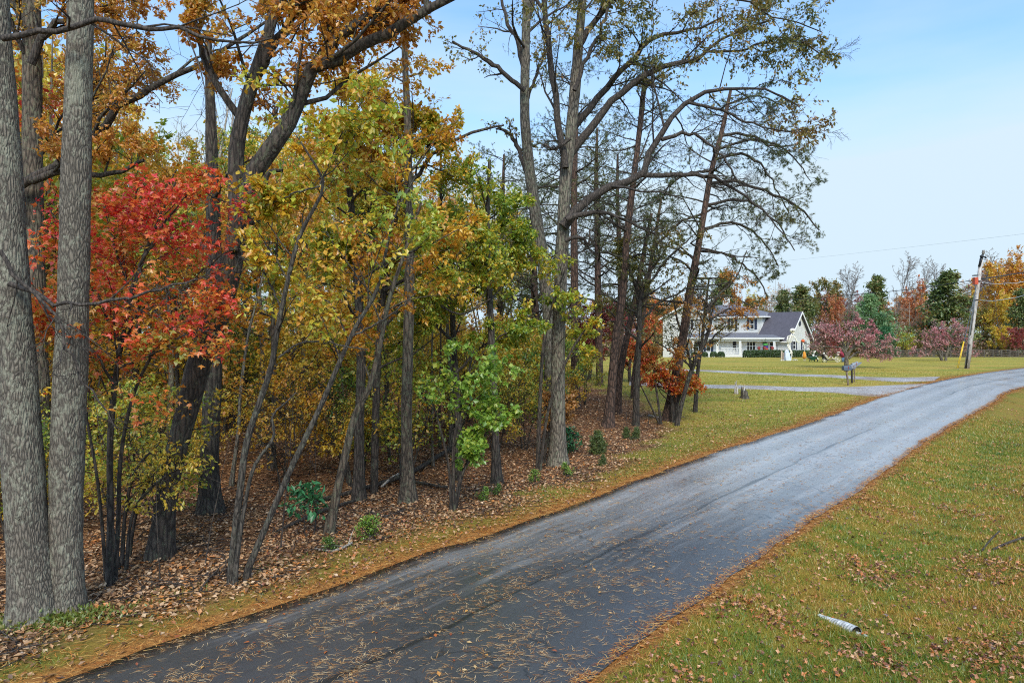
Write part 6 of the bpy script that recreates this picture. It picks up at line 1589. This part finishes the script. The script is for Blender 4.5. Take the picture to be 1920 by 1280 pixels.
# ------------------------------------------------------------------ clipped hedge bushes
rgH = np.random.default_rng(5)
n = 2600; a = rgH.normal(size=(n, 3)); a = nrm(a); a = np.sign(a) * np.abs(a) ** .6 * rgH.uniform(.82, 1.03, (n, 1)); a[:, 2] = np.abs(a[:, 2])
v, t_, k = leaf_geo(a * [.62, .62, .95] + [0, 0, .0], rgH.normal(size=(n, 3)), a + rgH.normal(size=(n, 3)) * .5, np.full(n, .14), np.full(n, .10))
hm = np_mesh('foliage', v, tris=t_, attrs={'Rnd': np.repeat(rgH.random(n), k)}); hm.materials.append(M['leaf_hedge'])
sm_ = MB().tube([(0, 0, -.1), (0, 0, .5)], .06, 6).mesh('stem'); sm_.materials.append(M['bark_brown'])
def bush(px, dd, label, s=1.):
    x = (px - CX) / F * dd; t = thing('hedge_bush', label, 'bush', (x, dd, float(ground(np.array(x), np.array(dd)))), px, 'hedge bushes before the house')
    t.scale = (s, s, s)
    for nm_, mm in (('foliage', hm), ('stem', sm_)):
        o = bpy.data.objects.new(nm_, mm); C.objects.link(o); o.parent = t
names = ['first', 'second', 'third', 'fourth', 'fifth', 'sixth']
for i, px in enumerate((1403, 1415, 1427, 1438, 1449, 1459)):
    bush(px, 96.5 - i * .55, f'{names[i]} clipped bush from the porch steps in the front hedge', 1.05)
for i, px in enumerate((1470, 1481, 1492, 1503, 1514, 1524)):
    bush(px, 96.2 + i * 1.0, f'{names[i]} clipped bush from the left under the wing gable', 1.0)
for i, px in enumerate((1302, 1320, 1338, 1352)):
    bush(px, 103 - i * 1.3, f'{names[i]} low bush from the left under the shuttered ground floor windows', .8)

# ------------------------------------------------------------------ board fence
fd = 115.
post_m = bark_mat('fence_post', '3c3732', '6d665e', None, 0, .1, 16., .3); rail_m = bark_mat('fence_rail', '38332f', '665f58', None, 0, 1., 10., .3)
fx0 = (1672 - CX) / F * fd; sp = 1.42; NP = 22
z0 = float(ground(np.array(fx0 + 14), np.array(fd)))
FN = thing('board_fence', 'dark weathered four rail board fence beyond the lawn', 'fence', (fx0, fd, z0))
pm_ = MB().box(-.075, .075, -.07, .07, -.3, 1.38).mesh('post'); pm_.materials.append(post_m)
rm_ = MB().box(.0, sp - .02, -.115, -.074, -.065, .065).mesh('rail'); rm_.materials.append(rail_m)
for i in range(NP):
    gz_ = float(ground(np.array(fx0 + i * sp), np.array(fd))) - z0
    o = bpy.data.objects.new('post', pm_); C.objects.link(o); o.parent = FN; o.location = (i * sp, 0, gz_)
    if i < NP - 1:
        for hgt in (.22, .56, .90, 1.24):
            o = bpy.data.objects.new('rail', rm_); C.objects.link(o); o.parent = FN; o.location = (i * sp + .01, 0, gz_ + hgt + rgH.normal() * .012)

# ------------------------------------------------------------------ Halloween figures on the lawn
bone = plain('bone', 'dcd9cc', .6, .08)
def fig(px, py): g = hit(px, py); return g, lambda a, b_, dy=0.: at(a, b_, g[1] + dy) - g
g, q = fig(1483, 675)
t = thing('skeleton_figure', 'giant white skeleton decoration standing bent before the wing gable', 'decoration', tuple(g))
sc_ = g[1] / F
sk = MB().ball(q(1486, 619.5), (5.2 * sc_, 5 * sc_, 4.4 * sc_), 12, 8); sk.box(*(lambda c: (c[0] - 1.5 * sc_, c[0] + 3.2 * sc_, c[1] - 3 * sc_, c[1] + 1 * sc_, c[2] - 2.6 * sc_, c[2]))(q(1486.5, 623))); so = sk.build('skull', bone, t, True)
for dx in (.2, 3.0): MB().ball(q(1485.5 + dx, 620, -4.4 * sc_), (1. * sc_, .8 * sc_, 1.1 * sc_), 8, 6).build('eye_socket', dark, so)
MB().tube([q(1484.5, 625), q(1482, 631), q(1479.5, 638), q(1478, 646)], [.06, .07, .08, .09], 8).build('spine', bone, t, True)
for i in range(6):
    c_ = q(1482.2 - i * .55, 630.5 + i * 1.9); w_ = (2.2 + 2.0 * math.sin((i + .8) / 6 * 2.6)) * sc_
    aa = np.linspace(-2.6, 2.6, 12); MB().tube([c_ + [w_ * math.sin(x_) + .1, -w_ * .75 * math.cos(x_) + .05, -.10 * math.cos(x_)] for x_ in aa], .032, 5).build('rib', bone, t, True)
MB().tube([q(1477, 630.5), q(1481, 629), q(1488, 630)], .06, 6).build('collar_bone', bone, t, True)
MB().ball(q(1477.8, 647), (2.6 * sc_, 1.8 * sc_, 1.9 * sc_), 10, 6).build('pelvis', bone, t, True)
for nm_, pts_ in (('leg', [(1476.5, 648), (1479.5, 653), (1483.5, 659.5), (1480, 664), (1475, 669), (1473, 671)]), ('leg', [(1479, 648), (1482, 654), (1484.5, 660), (1484.6, 667), (1483, 674), (1485.5, 675)]),
                  ('arm', [(1488, 630), (1492, 634), (1494, 640), (1499, 642), (1501.5, 641)]), ('arm', [(1477, 630.5), (1475.6, 637), (1476, 643), (1480, 641), (1483, 640)])):
    MB().tube([q(a, b_, -.1 if nm_ == 'arm' else 0) for a, b_ in pts_], [.075, .055, .085, .055, .045, .05][:len(pts_)], 7).build(nm_, bone, t, True)
# slabs and ghost beside it
for a0, a1, ty, label, col in ((1464.2, 1467.2, 657.5, 'tall narrow wooden board standing left of the giant skeleton', 'b8aa98'), (1468.2, 1473.2, 660.5, 'wider brown board standing beside the narrow one at the giant skeleton', '9c8c86')):
    g2, q2 = fig((a0 + a1) / 2, 676)
    t = thing('grave_board', label, 'decoration', tuple(g2)); a_, b_ = q2(a0, 676), q2(a1, ty)
    MB().hexa([(a_[0], -.05, -.1), (b_[0], -.05, -.1), (b_[0], .05, -.1), (a_[0], .05, -.1)], [(a_[0] + .01, -.05, b_[2]), (b_[0] - .01, -.05, b_[2] - .03), (b_[0] - .01, .05, b_[2] - .03), (a_[0] + .01, .05, b_[2])]).build('board', plain('board_' + col, col, .85, .15, 8.), t)
    MB().box(a_[0] - .03, b_[0] + .03, -.09, .09, -.1, .07).build('foot', M['trim'], t)
g2, q2 = fig(1477.5, 676)
t = thing('ghost_figure', 'pale blue white draped ghost figure at the feet of the giant skeleton', 'decoration', tuple(g2))
rr = np.random.default_rng(3); v, f = [], []
prof = [(.34, 0), (.36, .18), (.33, .40), (.29, .65), (.26, .9), (.22, 1.05), (.12, 1.16)]
for j, (r0, z_) in enumerate(prof):
    for i in range(20):
        a = 2 * math.pi * i / 20; q_ = r0 * (1 + .16 * math.sin(5 * a + j * .3) * (1 - z_ / 1.4)); v.append((q_ * math.cos(a) - .12 * z_, q_ * .7 * math.sin(a), z_ - .02))
v.append((-.15, 0, 1.19))
for j in range(6):
    for i in range(20): f.append((j * 20 + i, j * 20 + (i + 1) % 20, (j + 1) * 20 + (i + 1) % 20, (j + 1) * 20 + i))
for i in range(20): f.append((120 + i, 120 + (i + 1) % 20, 140))
MB().add(v, f).build('drape', plain('ghost_cloth', 'c6d2e2', .8, .12, 3.), t, True)
for s in (-.07, .07): MB().ball((-.13 + s, -.15, .98), (.035, .03, .05), 6, 5).build('eye', plain('ghost_eye', '3b5a8a', .6), t)
g2, q2 = fig(1491, 676)
t = thing('bone_pile', 'small white pile of bones on the grass right of the giant skeleton', 'decoration', tuple(g2))
for i in range(5):
    a = i * 1.3; MB().tube([(-.25 * math.cos(a), -.12 * math.sin(a), .04 + .02 * i), (.25 * math.cos(a), .12 * math.sin(a), .05 + .02 * i)], .035, 6).build('bone', bone, t, True)
# pumpkin headed figure
g, q = fig(1508, 677); sc_ = g[1] / F
orange = plain('pumpkin_orange', 'd8581e', .55, .12); robe = plain('robe_orange', 'd08a2c', .8, .15, 5.)
t = thing('pumpkin_figure', 'tall pumpkin headed skeleton in an orange robe before the wing windows', 'decoration', tuple(g))
hd = MB()
hd.ball(q(1505.5, 639), (3.4 * sc_, 3. * sc_, 2.9 * sc_), 14, 8); hd.build('pumpkin_head', orange, t, True)
MB().tube([q(1505.5, 636.2), q(1506, 634.8)], .05, 6).build('stalk', plain('stalk', '4a5a24', .8), t)
MB().tube([q(1506, 642), q(1508.5, 650), q(1508, 660)], .05, 6).build('spine', bone, t, True)
for i in range(4):
    c_ = q(1508.0 + i * .15, 646 + i * 2.2); aa = np.linspace(-2.7, 2.7, 10); MB().tube([c_ + [.13 * math.sin(x_), -.1 * math.cos(x_), 0] for x_ in aa], .02, 5).build('rib', bone, t, True)
MB().tube([q(1508, 659.5), q(1508, 663), q(1508.2, 668), q(1508.4, 672)], [.10, .16, .20, .17], 12).build('robe', robe, t, True)
for dx in (-1.1, 1.1): MB().tube([q(1508.4 + dx, 671), q(1508.4 + dx, 677)], .035, 6).build('leg', bone, t, True)
for dx in (-2.6, 2.8): MB().tube([q(1508, 660), q(1508 + dx, 664), q(1508 + dx * 1.3, 668.5)], .035, 6).build('arm', bone, t, True)
# wheelbarrow with a seated skeleton
g, q = fig(1524, 678); sc_ = g[1] / F
t = thing('wheelbarrow', 'dark green wheelbarrow on the lawn right of the pumpkin figure', 'wheelbarrow', tuple(g))
a_, b_ = q(1515, 669), q(1531, 668)
MB().hexa([(a_[0] + .25, -.22, a_[2] - .32), (b_[0] - .3, -.22, a_[2] - .34), (b_[0] - .3, .22, a_[2] - .34), (a_[0] + .25, .22, a_[2] - .32)], [(a_[0], -.34, a_[2]), (b_[0], -.34, a_[2] + .06), (b_[0], .34, a_[2] + .06), (a_[0], .34, a_[2])]).build('tray', plain('barrow_green', '1f4a35', .45, .15), t)
wc = q(1530, 675.5); aa = np.linspace(0, 2 * math.pi, 17)
MB().tube([wc + [.18 * math.cos(x_), 0, .18 * math.sin(x_)] for x_ in aa], .05, 8, False).build('wheel', plain('rubber', '1a1a1a', .8), t, True)
for s in (-.2, .2):
    MB().tube([q(1511.5, 671.5) + [0, s, 0], q(1520, 673) + [0, s, 0], wc + [0, s * .5, 0]], .025, 6).build('handle', plain('barrow_wood', 'a5855a', .8), t, True)
    MB().tube([q(1520, 673) + [0, s, 0], q(1519, 678.5) + [0, s, 0]], .025, 6).build('leg', dark, t)
def seated(px_off, base, label, pts, skull, r=.045):
    g, q = fig(*base)
    t = thing('skeleton_figure', label, 'decoration', tuple(g))
    s_ = g[1] / F
    MB().ball(q(*skull), (1.9 * s_, 1.8 * s_, 2.2 * s_), 10, 7).build('skull', bone, t, True)
    for nm_, pl_ in pts: MB().tube([q(a, b_, dy) for a, b_, dy in pl_], r, 6).build(nm_, bone, t, True)
    return t, q, s_
t, q, s_ = seated(0, (1524.5, 678), 'white skeleton sitting in the green wheelbarrow', [('spine', [(1526, 662, 0), (1525, 666, 0), (1526, 671, 0)]), ('leg', [(1526, 671, -.1), (1531, 668, -.1), (1533, 673, -.1), (1536, 674, -.1)]), ('leg', [(1526, 671, .1), (1530, 667.5, .1), (1531.5, 671, .1), (1534, 672, .1)]), ('arm', [(1525.5, 663.5, -.12), (1528, 660, -.12), (1530, 657, -.12)]), ('arm', [(1525.5, 663.5, .12), (1524, 667, .12), (1526, 670, .12)])], (1526.5, 660))
MB().tube([q(1525, 664), q(1525, 669)], [.12, .09], 8).build('rib_cage', bone, t, True)
# black cart with reclining skeleton
g, q = fig(1548, 679)
blk = plain('cart_black', '1c1b1d', .6, .1)
t = thing('cart', 'black two wheeled cart with a long pole on the lawn', 'cart', tuple(g))
MB().slab([q(1529, 663.5, -.12), q(1544, 664.5, -.12), q(1544, 667, -.12), q(1529, 665.8, -.12)], (0, .24, 0)).build('pole_box', blk, t)
MB().slab([q(1542.5, 664, -.3), q(1545.5, 664, -.3), q(1552.5, 674.5, -.3), q(1548, 674.5, -.3)], (0, .6, 0)).build('seat_back', blk, t)
MB().slab([q(1548, 674.4, -.3), q(1572, 673.4, -.3), q(1572, 674.6, -.3), q(1548, 675.8, -.3)], (0, .6, 0)).build('bed', plain('cart_bed', '6a5f54', .8), t)
for (a, b_) in ((1546, 675), (1570.5, 673)):
    for dy in (-.38, .38):
        c_ = q(a, b_, dy); wl = MB().tube([c_ + [.27 * math.cos(x_), 0, .27 * math.sin(x_)] for x_ in aa], .028, 7, False).build('wheel', bone if a > 1560 else dark, t, True)
        for s in range(4): 
            x_ = s * math.pi / 4; MB().tube([c_ + [.26 * math.cos(x_), 0, .26 * math.sin(x_)], c_ - [.26 * math.cos(x_), 0, .26 * math.sin(x_)]], .012, 5).build('spoke', bone, wl)
seated(0, (1556, 679), 'white skeleton lying back in the black cart with raised knees', [('spine', [(1546.5, 665.5, -.35), (1549, 669, -.35), (1552, 673.5, -.35)]), ('leg', [(1552, 673, -.35), (1558.5, 667.5, -.35), (1562, 672.3, -.35), (1566, 672.5, -.35)]), ('leg', [(1552, 673, -.2), (1557, 668.2, -.2), (1561, 672.5, -.2), (1565, 673, -.2)]), ('arm', [(1547.5, 665.5, -.4), (1552, 664.8, -.4), (1549.5, 660.5, -.4)]), ('rib', [(1546.5, 667, -.42), (1549, 666, -.44), (1550, 668, -.42)]), ('rib', [(1548, 669, -.42), (1550.5, 668, -.44), (1551.5, 670, -.42)])], (1544.8, 662.6))
# dressed skeleton behind the dogwood
g, q = fig(1580, 679)
t = thing('skeleton_figure', 'stooping skeleton dressed in a plaid red shirt and jeans behind the dogwood trunk', 'decoration', tuple(g)); s_ = g[1] / F
MB().ball(q(1571.5, 664.5), (2. * s_, 1.8 * s_, 2.2 * s_), 10, 7).build('skull', bone, t, True)
m, nt, b = new_mat('plaid'); ck = ND(nt, 'TexChecker', Vector=objco(nt), Scale=9.); ck.inputs['Color1'].default_value = lin('a03048'); ck.inputs['Color2'].default_value = lin('4a2434'); nt.links.new(ck.outputs[0], b.inputs['Base Color']); b.inputs['Roughness'].default_value = .9
MB().tube([q(1573, 662), q(1575, 661), q(1579, 664), q(1581, 669)], [.10, .22, .24, .18], 10).build('shirt', m, t, True)
MB().tube([q(1575, 660.5, -.2), q(1571, 660), q(1569, 664)], .05, 6).build('arm', bone, t, True)
for dx in (0, 2.2): MB().tube([q(1579.5 + dx, 668), q(1579.5 + dx, 673), q(1579 + dx, 678.5)], [.10, .08, .07], 8).build('trouser_leg', plain('jeans', '5a7896', .85, .15), t, True)
